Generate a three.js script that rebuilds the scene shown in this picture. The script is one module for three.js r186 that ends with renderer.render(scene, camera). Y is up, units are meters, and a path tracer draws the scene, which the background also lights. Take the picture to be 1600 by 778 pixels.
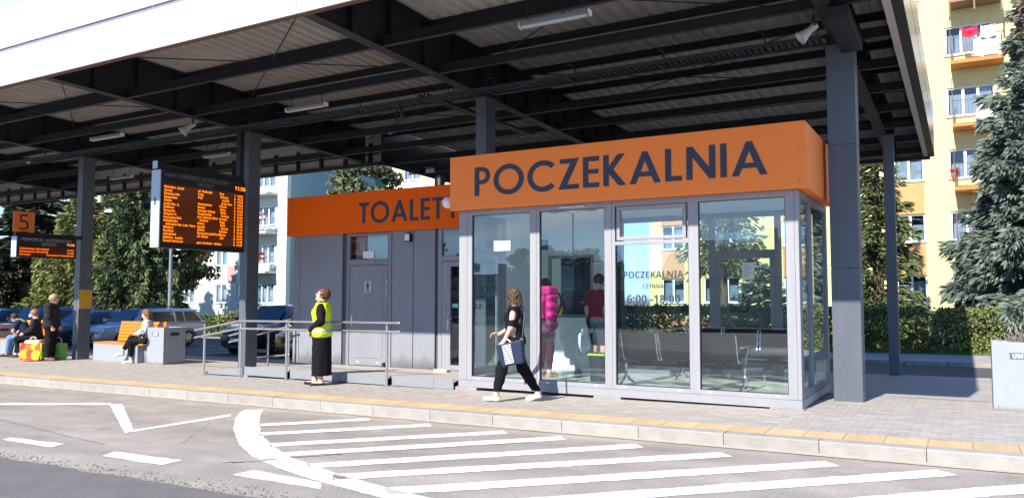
import * as THREE from 'three';
import { mergeGeometries } from 'three/addons/utils/BufferGeometryUtils.js';
import { RoundedBoxGeometry } from 'three/addons/geometries/RoundedBoxGeometry.js';
import { FontLoader } from 'three/addons/loaders/FontLoader.js';
import { ImprovedNoise } from 'three/addons/math/ImprovedNoise.js';

// ---------------------------------------------------------------- camera, sky, sun, exposure
const scene = new THREE.Scene();
const D2R = Math.PI / 180;
const camera = new THREE.PerspectiveCamera(2 * Math.atan(389 / 1236) / D2R, 1600 / 778, 0.1, 1500);
camera.position.set(0, 1.5, 0);
camera.rotation.order = 'YXZ';
camera.rotation.set(3.52 * D2R, 29.95 * D2R, 0);
scene.add(camera);
const renderer = new THREE.WebGLRenderer({ antialias: true });
renderer.setSize(1024, 497);
renderer.toneMapping = THREE.LinearToneMapping;
renderer.toneMappingExposure = 2.55;
renderer.shadowMap.enabled = true;
renderer.shadowMap.type = THREE.PCFSoftShadowMap;
const SUN = new THREE.Vector3(-0.09, 0.85, 1).normalize();
const noise = new ImprovedNoise();
const fbm = (x, y, z, o = 4) => { let s = 0, a = 0.5, f = 1; for (let i = 0; i < o; i++) { s += a * noise.noise(x * f, y * f, z * f); a *= 0.5; f *= 2.03; } return s; };
{ // computed clear sky with thin streaky cloud
  const w = 1024, h = 512, data = new Float32Array(w * h * 4);
  const SKY_GAIN = 0.85;
  for (let j = 0; j < h; j++) {
    const el = ((j + 0.5) / h - 0.5) * Math.PI, y = Math.sin(el), c = Math.cos(el);
    for (let i = 0; i < w; i++) {
      const az = ((i + 0.5) / w) * Math.PI * 2, x = Math.cos(az) * c, z = Math.sin(az) * c;
      const e = Math.max(y, 0);
      const t = Math.pow(1 - e, 5.2);
      let r = 0.02 + 0.58 * t, g = 0.15 + 0.73 * t, b = 0.52 + 0.66 * t;
      const mu = -(x * SUN.x) - (z * SUN.z) + y * SUN.y; // equirect u runs the other way round
      const glow = Math.pow(Math.max(0, mu), 12) * 0.12; r += glow; g += glow; b += glow * 0.9;
      const py = 1 / (e + 0.16), n1 = fbm(x * py * 0.9 + 3, z * py * 2.3 + 7, 1.3, 5), n2 = fbm(x * py * 0.35 + 11, z * py * 0.5, 4.1, 3);
      let cl = Math.min(1, Math.max(0, (n1 + 0.5 * n2 - 0.1) * 3.2)) * Math.min(1, e * 9) * (0.25 + 0.6 * t);
      r += (1.0 - r) * cl; g += (1.0 - g) * cl; b += (1.02 - b) * cl;
      if (y < 0) { const k = Math.min(1, -y * 5); r = r * (1 - k) + 0.3 * k; g = g * (1 - k) + 0.29 * k; b = b * (1 - k) + 0.27 * k; }
      const o = (j * w + i) * 4; data[o] = r * SKY_GAIN; data[o + 1] = g * SKY_GAIN; data[o + 2] = b * SKY_GAIN; data[o + 3] = 1;
    }
  }
  const sky = new THREE.DataTexture(data, w, h, THREE.RGBAFormat, THREE.FloatType);
  sky.mapping = THREE.EquirectangularReflectionMapping; sky.magFilter = sky.minFilter = THREE.LinearFilter; sky.needsUpdate = true;
  scene.background = sky; scene.environment = sky;
  scene.environmentIntensity = 1; scene.backgroundIntensity = 1;
}
const sun = new THREE.DirectionalLight(new THREE.Color(1, 0.95, 0.875), 3.8);
sun.position.copy(SUN).multiplyScalar(80).add(new THREE.Vector3(-12, 0, -14));
sun.target.position.set(-12, 0, -14); scene.add(sun.target);
sun.castShadow = true; sun.shadow.mapSize.set(4096, 4096);
Object.assign(sun.shadow.camera, { left: -60, right: 60, top: 60, bottom: -60, near: 1, far: 220 });
sun.shadow.radius = 1; scene.add(sun);

// ---------------------------------------------------------------- helpers
let seed = 12345;
const rnd = () => { seed = (seed * 1664525 + 1013904223) >>> 0; return seed / 4294967296; };
const rr = (a, b) => a + (b - a) * rnd();
const clamp = (v, a, b) => Math.max(a, Math.min(b, v));
const V = (x, y, z) => new THREE.Vector3(x, y, z);
const used = {};
function numbered(n) { if (!(n in used)) { used[n] = 0; return n; } used[n]++; return n + '_' + String(used[n]).padStart(3, '0'); }
const flagShadow = (m) => { m.castShadow = true; m.receiveShadow = true; return m; };
function thing(name, label, category, pos = [0, 0, 0], turn = 0, group) {
  const o = new THREE.Group(); o.name = numbered(name); o.position.set(...pos); o.rotation.y = turn;
  o.userData = { label, category }; if (group) o.userData.group = group; scene.add(o); return o;
}
function struct(name) { const o = new THREE.Group(); o.name = numbered(name); o.userData = { kind: 'structure' }; scene.add(o); return o; }
function merge(geos) {
  const list = (Array.isArray(geos) ? geos : [geos]).map((g) => {
    g = g.index ? g.toNonIndexed() : g;
    for (const k of Object.keys(g.attributes)) if (!['position', 'normal', 'uv', 'color'].includes(k)) g.deleteAttribute(k);
    if (!g.attributes.normal) g.computeVertexNormals();
    if (!g.attributes.uv) g.setAttribute('uv', new THREE.BufferAttribute(new Float32Array(g.attributes.position.count * 2), 2));
    return g;
  });
  if (list.length === 1) return list[0];
  const anyC = list.some((g) => g.attributes.color);
  if (anyC) for (const g of list) if (!g.attributes.color) g.setAttribute('color', new THREE.BufferAttribute(new Float32Array(g.attributes.position.count * 3).fill(1), 3));
  return mergeGeometries(list);
}
function part(parent, name, geos, material, label) {
  const m = flagShadow(new THREE.Mesh(Array.isArray(geos) ? merge(geos) : geos, material)); m.name = name; parent.add(m); if (label) m.userData.label = label; return m;
}
function parts(parent, name, geos, material) { for (const g of geos) part(parent, name, g, material); }
// box from min/max corners, uv in metres
function bx(x0, x1, y0, y1, z0, z1) {
  const w = x1 - x0, h = y1 - y0, d = z1 - z0, g = new THREE.BoxGeometry(w, h, d);
  const uv = g.attributes.uv, s = [[d, h], [d, h], [w, d], [w, d], [w, h], [w, h]];
  for (let f = 0; f < 6; f++) for (let k = 0; k < 4; k++) { const i = f * 4 + k; uv.setXY(i, uv.getX(i) * s[f][0], uv.getY(i) * s[f][1]); }
  g.translate((x0 + x1) / 2, (y0 + y1) / 2, (z0 + z1) / 2); return g;
}
function rbx(x0, x1, y0, y1, z0, z1, r = 0.01, seg = 2) {
  const g = new RoundedBoxGeometry(x1 - x0, y1 - y0, z1 - z0, seg, r); g.translate((x0 + x1) / 2, (y0 + y1) / 2, (z0 + z1) / 2); return g;
}
function rod(a, b, r, seg = 8) {
  const d = V(...b).sub(V(...a)), L = d.length(), g = new THREE.CylinderGeometry(r, r, L, seg);
  g.applyQuaternion(new THREE.Quaternion().setFromUnitVectors(V(0, 1, 0), d.normalize())); g.translate((a[0] + b[0]) / 2, (a[1] + b[1]) / 2, (a[2] + b[2]) / 2); return g;
}
function tube(pts, r, seg = 24, rs = 8) { return new THREE.TubeGeometry(new THREE.CatmullRomCurve3(pts.map((p) => V(...p))), seg, r, rs); }
// general box beam between two points (width along horizontal normal, height along up)
function beam(a, b, w, h) {
  const A = V(...a), B = V(...b), d = B.clone().sub(A), L = d.length(); const g = new THREE.BoxGeometry(w, h, L);
  const m = new THREE.Matrix4().lookAt(B, A, V(0, 1, 0)); m.setPosition(A.add(B).multiplyScalar(0.5)); g.applyMatrix4(m); return g;
}
const rgb = (r, g, b) => new THREE.Color().setRGB(r, g, b);
function std(color, rough = 0.7, extra = {}) { return new THREE.MeshStandardMaterial({ color: color instanceof THREE.Color ? color : rgb(...color), roughness: rough, ...extra }); }
function noiseTex(size, fn, srgb = true) {
  const d = new Uint8Array(size * size * 4);
  for (let j = 0; j < size; j++) for (let i = 0; i < size; i++) { const c = fn(i / size, j / size), o = (j * size + i) * 4; d[o] = clamp(c[0], 0, 1) * 255; d[o + 1] = clamp(c[1], 0, 1) * 255; d[o + 2] = clamp(c[2], 0, 1) * 255; d[o + 3] = 255; }
  const t = new THREE.DataTexture(d, size, size); t.wrapS = t.wrapT = THREE.RepeatWrapping; t.magFilter = THREE.LinearFilter; t.minFilter = THREE.LinearMipmapLinearFilter; t.generateMipmaps = true;
  if (srgb) t.colorSpace = THREE.SRGBColorSpace; t.needsUpdate = true; return t;
}
const rep = (t, k) => { const c = t.clone(); c.repeat.set(k, k); c.needsUpdate = true; return c; };
// tiling noise from periodic value grids
function tileNoise(n, s0) {
  const g = []; let s = s0; for (let i = 0; i < n * n; i++) { s = (s * 1103515245 + 12345) >>> 0; g.push((s >>> 8) / 16777216); }
  return (u, v) => { const x = u * n, y = v * n, xi = Math.floor(x), yi = Math.floor(y), fx = x - xi, fy = y - yi, sx = fx * fx * (3 - 2 * fx), sy = fy * fy * (3 - 2 * fy);
    const a = (i, j) => g[((j % n + n) % n) * n + ((i % n + n) % n)]; return (a(xi, yi) * (1 - sx) + a(xi + 1, yi) * sx) * (1 - sy) + (a(xi, yi + 1) * (1 - sx) + a(xi + 1, yi + 1) * sx) * sy; };
}
const tn8 = tileNoise(8, 7), tn32 = tileNoise(32, 17), tn128 = tileNoise(128, 27), tn400 = tileNoise(400, 37);
// ground height: the place falls gently to the left and to the back
const gy = (x, z) => 0.0068 * (clamp(x, -45, 12) + 1.94) + 0.027 * clamp(z + 12.4, -9.6, 0);
function sheet(x0, x1, z0, z1, off, nx = 40, nz = 10, uvk = 1) {
  const g = new THREE.PlaneGeometry(x1 - x0, z1 - z0, nx, nz); g.rotateX(-Math.PI / 2); g.translate((x0 + x1) / 2, 0, (z0 + z1) / 2);
  const p = g.attributes.position, uv = g.attributes.uv;
  for (let i = 0; i < p.count; i++) { const x = p.getX(i), z = p.getZ(i); p.setY(i, gy(x, z) + off); uv.setXY(i, x * uvk, z * uvk); }
  g.computeVertexNormals(); return g;
}
// thin slab whose outline is a polygon on the ground
function groundPoly(pts, off, thick = 0.003) {
  const s = new THREE.Shape(pts.map((p) => new THREE.Vector2(p[0], -p[1]))); const g = new THREE.ShapeGeometry(s); g.rotateX(-Math.PI / 2);
  const p = g.attributes.position, uv = g.attributes.uv; for (let i = 0; i < p.count; i++) { p.setY(i, gy(p.getX(i), p.getZ(i)) + off + thick); uv.setXY(i, p.getX(i), p.getZ(i)); } g.computeVertexNormals(); return g;
}
const fontR = await new FontLoader().loadAsync('fonts/droid/droid_sans_regular.typeface.json');
const fontB = await new FontLoader().loadAsync('fonts/droid/droid_sans_bold.typeface.json');
function textGeo(str, size, font = fontR, align = 'left') {
  const g = new THREE.ShapeGeometry(font.generateShapes(str, size), 4); g.computeBoundingBox(); const b = g.boundingBox;
  g.translate(align === 'center' ? -(b.min.x + b.max.x) / 2 : -b.min.x, 0, 0); return g;
}
// ---------------------------------------------------------------- shared materials
const M = {};
{
  const speck = noiseTex(1024, (u, v) => { const n = 0.9 + 0.16 * (tn400(u, v) - 0.5) * 1.5 + 0.1 * (tn128(u, v) - 0.5) + 0.06 * (tn8(u, v) - 0.5); return [n, n * 0.985, n * 0.965]; });
  const bump = noiseTex(512, (u, v) => { const n = 0.5 * tn400(u, v) + 0.5 * tn128(u, v); return [n, n, n]; }, false);
  const soft = noiseTex(512, (u, v) => { const n = 0.955 + 0.035 * (tn8(u, v) - 0.5) + 0.03 * (tn32(u, v) - 0.5) + 0.025 * (tn128(u, v) - 0.5); return [n, n, n]; });
  const paint = noiseTex(1024, (u, v) => { const w = tn400(u, v) * 0.6 + tn128(u, v) * 0.4 + 0.25 * (tn8(u, v) - 0.5); const n = w > 0.7 ? 0.6 + 0.1 * tn400(v, u) : 0.93 + 0.05 * tn128(v, u); return [n, n * 0.99, n * 0.97]; });
  M.softMap = soft;
  const grime = noiseTex(512, (u, v) => { const drip = Math.max(0, tn128(u, 0.13) - 0.72) * 1.2 * (0.3 + 0.7 * tn8(u, v)), base = Math.max(0, 0.1 - v * (0.8 + 0.6 * tn32(u, 0.5))) * 2.6 * (0.6 + 0.8 * tn128(u, v)); const n = 0.965 + 0.03 * (tn8(u, v) - 0.5) - 0.16 * drip - base - (tn400(u, v) > 0.965 ? 0.06 : 0); return [n, n * (1 - base * 0.08), n * (1 - base * 0.2)]; });
  M.road = std([0.36, 0.328, 0.29], 0.92, { map: rep(speck, 0.6), bumpMap: rep(bump, 1.1), bumpScale: 0.006, vertexColors: true });
  M.roadDark = std([0.165, 0.153, 0.145], 0.9, { map: rep(speck, 0.8), bumpMap: rep(bump, 1.3), bumpScale: 0.006 });
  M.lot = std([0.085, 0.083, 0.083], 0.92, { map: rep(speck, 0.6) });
  M.earth = std([0.2, 0.185, 0.15], 0.95, { map: rep(soft, 0.3) });
  M.paint = std([0.82, 0.81, 0.79], 0.75, { map: rep(paint, 0.7), bumpMap: rep(bump, 1), bumpScale: 0.004 });
  M.paver = std([0.405, 0.38, 0.35], 0.9, { map: rep(speck, 1.3), bumpMap: rep(bump, 2), bumpScale: 0.002 });
  M.paverBase = std([0.27, 0.245, 0.22], 0.95, { map: rep(speck, 0.6) });
  M.paverFar = std([0.385, 0.36, 0.33], 0.95, { map: rep(speck, 0.5) });
  M.sand = std([0.5, 0.455, 0.385], 0.95, { map: rep(speck, 1) });
  M.kerb = std([0.37, 0.355, 0.33], 0.85, { map: rep(speck, 1.2), bumpMap: rep(bump, 2), bumpScale: 0.002 });
  M.yellow = std([0.5, 0.38, 0.225], 0.85, { map: rep(speck, 1.5) });
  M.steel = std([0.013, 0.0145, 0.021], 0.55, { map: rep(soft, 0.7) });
  M.cladding = std([0.102, 0.115, 0.135], 0.42, { map: rep(soft, 0.4) });
  M.frame = std([0.31, 0.31, 0.325], 0.45, { map: rep(soft, 0.6) });
  M.seam = std([0.06, 0.062, 0.07], 0.6);
  M.rust = std([0.11, 0.06, 0.045], 0.7);
  M.sheet = std([0.46, 0.43, 0.4], 0.5, { map: rep(soft, 0.5) });
  M.fascia = std([0.8, 0.8, 0.79], 0.38, { map: rep(soft, 0.2) });
  M.endMetal = std([0.72, 0.72, 0.7], 0.22, { metalness: 0.7, map: rep(soft, 0.4) });
  M.fasciaStrip = std([0.2, 0.2, 0.26], 0.5);
  M.orange = std([0.8, 0.19, 0.03], 0.42, { map: rep(soft, 0.3) });
  M.letter = std([0.022, 0.028, 0.05], 0.5);
  M.glass = new THREE.MeshPhysicalMaterial({ color: rgb(0.9, 0.96, 0.965), roughness: 0.0, transmission: 1, thickness: 0, ior: 1.68, specularIntensity: 1 });
  M.panelGrey = std([0.26, 0.268, 0.29], 0.5, { map: rep(grime, 1 / 3) });
  M.doorGrey = std([0.26, 0.265, 0.285], 0.5, { map: rep(soft, 0.5) });
  M.inox = std([0.52, 0.5, 0.47], 0.27, { metalness: 0.8 });
  M.chrome = std([0.75, 0.75, 0.74], 0.12, { metalness: 1 });
  M.galv = std([0.25, 0.257, 0.275], 0.5, { map: rep(soft, 0.8) });
  M.black = std([0.012, 0.012, 0.014], 0.5);
  M.white = std([0.8, 0.8, 0.78], 0.5);
  M.wallIn = std([0.7, 0.71, 0.7], 0.7);
  M.planter = std([0.31, 0.332, 0.355], 0.6, { map: grime });
  M.slat = std([0.8, 0.2, 0.015], 0.4);
  M.rubber = std([0.02, 0.02, 0.02], 0.9);
  M.bark = std([0.12, 0.085, 0.06], 0.95, { map: rep(soft, 2) });
  M.grass = std([0.09, 0.12, 0.03], 0.95, { map: rep(speck, 0.9) });
}
// ---------------------------------------------------------------- ground, road, kerbs
{
  const ground = struct('ground'); // one sheet to the horizon
  const g = new THREE.PlaneGeometry(900, 900, 60, 60); g.rotateX(-Math.PI / 2); const p = g.attributes.position, uv = g.attributes.uv;
  for (let i = 0; i < p.count; i++) { p.setY(i, -0.62); uv.setXY(i, p.getX(i), p.getZ(i)); } g.computeVertexNormals(); part(ground, 'soil', g, M.earth);
}
const RD = -0.135; // road level under the pavement
const road = struct('road');
{
  const g = merge([sheet(-20, 4, -8.86, -4.2, RD, 240, 90), sheet(-60, -20, -8.86, -4.2, RD, 40, 12), sheet(4, 30, -8.86, -4.2, RD, 26, 12), sheet(-60, 30, -4.2, 16, RD, 90, 30)]); const p = g.attributes.position, col = new Float32Array(p.count * 3);
  for (let i = 0; i < p.count; i++) {
    const x = p.getX(i), z = p.getZ(i); let c = 1 + 0.34 * fbm(x * 0.35, z * 0.8, 2.2, 4) + 0.3 * fbm(x * 0.9, z * 3.4, 5.2, 4) - 0.1 * Math.exp(-Math.pow((z + 6.9 + 0.1 * Math.sin(x * 0.3)) / 0.28, 2)) - 0.1 * Math.exp(-Math.pow((z + 5.35 + 0.1 * Math.sin(x * 0.3)) / 0.3, 2)); const sp = fbm(x * 2.2 + 9, z * 2.6, 8.1, 3); if (sp > 0.3) c -= (sp - 0.3) * 1.5;
    if (z < -8.4) c *= 1.0 + 0.25 * (-8.4 - z) / 0.4;
    col[i * 3] = c; col[i * 3 + 1] = c * 0.995; col[i * 3 + 2] = c * 0.985;
  }
  g.setAttribute('color', new THREE.BufferAttribute(col, 3)); part(road, 'asphalt', g, M.road);
  // newer dark asphalt nearer the camera, with a ragged joint
  const e = []; for (let x = -60; x <= 30; x += 0.14) { const zb = -4.66 - 0.035 * (x + 7) * 0.6 + 0.05 * noise.noise(x * 1.7, 3, 1) + 0.03 * noise.noise(x * 7, 1, 1); e.push([x, x < -9 ? zb : zb]); }
  const pts = [...e, [30, 14], [-60, 14]];
  part(road, 'asphalt_patch', groundPoly(pts, RD, 0.008), M.roadDark);
  // gravelly crumbs along the joint
  const cr = new THREE.InstancedMesh(new THREE.DodecahedronGeometry(0.011, 0), M.road.clone(), 1100); cr.material.vertexColors = false; cr.name = 'crumbs'; cr.userData.kind = 'stuff';
  const m4 = new THREE.Matrix4();
  for (let i = 0; i < 1100; i++) { const x = rr(-12, -2), zb = -4.66 - 0.035 * (x + 7) * 0.6 - Math.abs(rnd() + rnd() + rnd() - 1.5) * 0.28; const s = rr(0.25, 1.0); m4.makeRotationY(rnd() * 6).scale(V(s, s * 0.6, s)).setPosition(x, gy(x, zb) + RD + 0.003, zb); cr.setMatrixAt(i, m4); cr.setColorAt(i, ((k) => rgb(k, k * 0.97, k * 0.93))(rr(0.6, 1.05))); }
  flagShadow(cr); road.add(cr);
  // painted markings
  const rough = (pts, a = 0.012) => { const out = []; for (let i = 0; i < pts.length; i++) { const A = pts[i], B = pts[(i + 1) % pts.length], L = Math.hypot(B[0] - A[0], B[1] - A[1]), n = Math.max(1, Math.round(L / 0.07)); for (let k = 0; k < n; k++) { const t = k / n; out.push([A[0] + (B[0] - A[0]) * t + rr(-a, a), A[1] + (B[1] - A[1]) * t + rr(-a, a)]); } } return out; };
  const mark = (pts) => part(road, 'painted_marking', groundPoly(rough(pts), RD, 0.0045), M.paint);
  const stripe = (a, b, w) => { const d = [b[0] - a[0], b[1] - a[1]], L = Math.hypot(...d), n = [-d[1] / L * w / 2, d[0] / L * w / 2]; mark([[a[0] + n[0], a[1] + n[1]], [b[0] + n[0], b[1] + n[1]], [b[0] - n[0], b[1] - n[1]], [a[0] - n[0], a[1] - n[1]]]); };
  // zigzag bus stop line
  mark([[-17.6, -4.75], [-11.86, -7.80], [-12.07, -7.95], [-17.8, -4.92]]); mark([[-11.95, -7.84], [-11.76, -7.94], [-9.18, -6.37], [-9.15, -6.22]]); mark([[-9.15, -6.22], [-9.12, -7.83], [-9.30, -7.98], [-9.27, -6.43]]);
  // dashes of the lane line
  mark([[-10.09, -5.36], [-9.08, -5.42], [-9.00, -5.21], [-10.02, -5.23]]); mark([[-8.12, -5.41], [-7.05, -5.44], [-7.03, -5.19], [-8.01, -5.18]]); mark([[-6.03, -5.46], [-5.07, -5.38], [-4.9, -5.2], [-6.04, -5.21]]);
  // curved edge of the hatched island
  const outer = [[-9.50, -8.40], [-9.00, -7.82], [-8.30, -7.18], [-7.69, -6.69], [-7.13, -6.28], [-6.44, -5.87], [-5.91, -5.66], [-5.35, -5.47], [-4.77, -5.33], [-4.24, -5.22], [-3.4, -5.08], [-2, -4.95]];
  const inner = [[-2, -5.2], [-3.43, -5.35], [-3.97, -5.42], [-4.57, -5.56], [-5.18, -5.73], [-5.73, -5.93], [-6.28, -6.15], [-6.92, -6.52], [-7.51, -6.93], [-8.12, -7.45], [-8.70, -7.98], [-9.24, -8.54]];
  const sm = (a) => new THREE.CatmullRomCurve3(a.map((q) => V(q[0], 0, q[1]))).getPoints(40).map((q) => [q.x, q.z]); mark([...sm(outer), ...sm(inner)]);
  // hatching
  const hatch = [[[-8.16, -7.45], [-7.18, -8.54]], [[-7.59, -6.96], [-6.13, -8.52]], [[-6.92, -6.49], [-4.99, -8.5]], [[-6.37, -6.15], [-4.18, -8.47]], [[-5.7, -5.85], [-3.21, -8.42]], [[-5.14, -5.6], [-2.24, -8.37]], [[-4.36, -5.4], [-1.21, -8.4]], [[-3.48, -5.32], [-0.22, -8.48]], [[-2.55, -5.24], [0.8, -8.5]], [[-1.5, -5.1], [1.9, -8.5]]];
  hatch.forEach(([a, b], i) => stripe(a, b, 0.225 + i * 0.006));
  // cracks with dark filler
  const crack = (pts, w) => { const L = [], R = []; for (let i = 0; i < pts.length; i++) { L.push([pts[i][0], pts[i][1] + w * rr(0.4, 1)]); R.unshift([pts[i][0], pts[i][1] - w * rr(0.4, 1)]); } part(road, 'crack', groundPoly([...L, ...R], RD, 0.0075), M.roadDark); };
  const walk = (a, b, n, j) => { const o = []; for (let i = 0; i <= n; i++) { const t = i / n; o.push([a[0] + (b[0] - a[0]) * t + rr(-j, j), a[1] + (b[1] - a[1]) * t + rr(-j, j)]); } return o; };
  crack(walk([-12.5, -6.2], [-8.6, -5.6], 40, 0.02), 0.006); crack(walk([-15, -7.4], [-10.6, -7.5], 40, 0.02), 0.005); crack(walk([-8.9, -7.3], [-7.9, -6.1], 24, 0.02), 0.006); crack(walk([-6.55, -5.55], [-5.75, -6.55], 22, 0.03), 0.022); crack(walk([-5.75, -6.55], [-4.3, -8.1], 30, 0.03), 0.008); 
}
const pavement = struct('pavement');
{
  part(pavement, 'paving_bed', [sheet(-60, 14, -15.6, -9.5, -0.007, 74, 10), sheet(-13.5, 14, -19.3, -15.6, -0.0, 30, 8)], M.paverBase);
  part(pavement, 'far_paving', [sheet(-60, -19.6, -15.6, -9.5, -0.001, 60, 10), sheet(-19.6, -12, -15.6, -12.6, -0.001, 12, 6), sheet(-12, 14, -19.3, -13.6, 0.001, 30, 8)], M.paverFar);
  // paving stones 20 x 10 cm in running bond; the ones nearest the camera are separate pieces
  const pg = [0, 1, 2].map((k) => { const g = new THREE.BoxGeometry(0.1945, 0.06, 0.0945); g.translate(0, -0.03, 0); const uv = g.attributes.uv; for (let i = 0; i < uv.count; i++) uv.setXY(i, uv.getX(i) * 0.2 + k * 0.37, uv.getY(i) * 0.1 + k * 0.21); return g; });
  const tones = [0, 1, 2, 3, 4].map((k) => { const m = M.paver.clone(); m.color.multiplyScalar([0.92, 0.97, 1, 1.05, 1.1][k]); return m; });
  const spots = [];
  const cols = (x0, x1, z0, z1) => { let row = 0; for (let z = z0; z > z1; z -= 0.1, row++) for (let x = x0 + (row % 2) * 0.1; x < x1; x += 0.2) spots.push([x, z]); };
  cols(-19.5, 3.0, -9.555, -12.55);
  cols(-1.8, 3.0, -12.6, -13.55);
  const dist = (s) => Math.hypot(s[0], s[1]) + (s[0] > 0.65 || s[0] < -3.1 ? 50 : 0); spots.sort((a, b) => dist(a) - dist(b));
  const inst = new THREE.InstancedMesh(pg[0], M.paver.clone(), spots.length - 300); inst.name = 'paving_stones'; inst.userData.kind = 'stuff'; const m4 = new THREE.Matrix4();
  spots.forEach(([x, z], i) => {
    const y = gy(x, z) + rr(-0.0012, 0.0012), ry = rr(-0.006, 0.006);
    if (i < 300) { const m = part(pavement, 'paving_stone', pg[i % 3], tones[Math.floor(rnd() * 5)]); m.position.set(x, y, z); m.rotation.y = ry; }
    else { m4.makeRotationY(ry).setPosition(x, y, z); inst.setMatrixAt(i - 300, m4); const c = rr(0.9, 1.1); inst.setColorAt(i - 300, rgb(c, c * rr(0.985, 1.01), c * rr(0.97, 1.01))); }
  });
  flagShadow(inst); pavement.add(inst);
  // yellow tactile tiles along the kerb
  const tg = new THREE.BoxGeometry(0.3975, 0.05, 0.41); tg.translate(0, -0.025, 0); const nub = []; for (let i = 0; i < 8; i++) nub.push(bx(-0.19, 0.19, 0, 0.004, -0.19 + i * 0.05, -0.165 + i * 0.05)); const tileG = merge([tg, ...nub]);
  const yt = [0.94, 1, 1.06].map((k) => { const m = M.yellow.clone(); m.color.multiplyScalar(k); return m; });
  let tn = 0; for (let x = 2.6; x > -45; x -= 0.4) { const t = part(pavement, 'tactile_tile', tileG, yt[(tn++ * 7) % 3]); t.position.set(x, gy(x, -9.29) + 0.001, -9.29); t.rotation.z = 0.0068; }
}
{
  const kerb = struct('kerb'); // kerb stones one metre long, with a concrete channel at the foot
  const s = new THREE.Shape(); s.moveTo(0, -0.3); s.lineTo(0, -0.012); s.lineTo(-0.012, 0); s.lineTo(-0.21, 0); s.lineTo(-0.21, -0.3); s.closePath();
  const mk = (len) => { const g = new THREE.ExtrudeGeometry(s, { depth: len, bevelEnabled: false, steps: 1 }); g.rotateY(-Math.PI / 2); g.translate(len / 2, 0, 0); return g; };
  const kg = mk(0.993); const km = [0.93, 1, 1.05, 0.98].map((k) => { const m = M.kerb.clone(); m.color.multiplyScalar(k); return m; });
  let i = 0; for (let x = 2.1; x > -45; x -= 1) { const t = part(kerb, 'kerb_stone', kg, km[(i++ * 3) % 4]); t.position.set(x, gy(x, -9) + rr(-0.002, 0.002), -8.865); t.rotation.z = 0.0068; t.rotation.y = rr(-0.002, 0.002); }
  part(kerb, 'joint_mortar', sheet(-45.4, 2.6, -9.08, -8.87, -0.012, 48, 1), M.paverBase);
  part(kerb, 'kerb_foot', bxStrip(-45, 3, -8.87, -8.72), M.sand);
  function bxStrip(x0, x1, z0, z1) { return sheet(x0, x1, z0, z1, RD + 0.008, 60, 1); }
}
// back road and parking lot behind the canopy
{
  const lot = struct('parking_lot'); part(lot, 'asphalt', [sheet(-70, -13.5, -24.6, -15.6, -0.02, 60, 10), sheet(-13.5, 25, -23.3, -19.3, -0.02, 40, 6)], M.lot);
  const line = []; for (const x of [-32.6, -29.4, -26.0, -23.4, -21.2, -18.4, -15.7]) line.push(groundPoly([[x, -16.4], [x + 0.1, -16.4], [x + 0.1, -21.5], [x, -21.5]], -0.02, 0.005)); part(lot, 'bay_line', line, M.paint);
  const bk = struct('kerb'); const kg = bx(-0.49, 0.49, -0.3, 0.1, -0.08, 0.08); const k2 = M.kerb;
  for (let x = 6; x > -13; x -= 1) { const t = part(bk, 'kerb_stone', kg, k2); t.position.set(x, gy(x, -23.4), -23.4); }
  for (let x = -14; x > -60; x -= 1) { const t = part(bk, 'kerb_stone', kg, k2); t.position.set(x, gy(x, -24.7), -24.7); }
  const walkw = struct('path'); part(walkw, 'walk', [sheet(-13.5, 25, -26.4, -23.46, 0.095, 40, 4), sheet(-70, -13.5, -25.6, -24.78, 0.095, 40, 2)], M.paverFar);
  const lawn = struct('lawn'); part(lawn, 'turf', [sheet(-13.5, 30, -41, -26.4, 0.07, 20, 6), sheet(-110, -13.5, -60, -25.6, 0.08, 50, 14)], M.grass);
  // short grass blades near the edge: one uncountable thing
  const bl = new THREE.BufferGeometry(), P = []; for (let i = 0; i < 16000; i++) { const right = rnd() < 0.35, x = right ? rr(-13, 6) : rr(-60, -14), z = right ? rr(-26.9, -26.35) : rr(-31, -25.65), y = gy(x, z) + 0.07, a = rnd() * 6.28, h = rr(0.05, 0.16), w = 0.012; P.push(x - w * Math.cos(a), y, z - w * Math.sin(a), x + w * Math.cos(a), y, z + w * Math.sin(a), x + rr(-0.05, 0.05), y + h, z + rr(-0.05, 0.05)); }
  bl.setAttribute('position', new THREE.BufferAttribute(new Float32Array(P), 3)); bl.computeVertexNormals();
  const gr = flagShadow(new THREE.Mesh(bl, std([0.1, 0.14, 0.03], 0.9))); gr.name = 'grass'; gr.userData = { kind: 'stuff', label: 'rough green grass along the edge of the lawns', category: 'grass' }; scene.add(gr);
}
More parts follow.
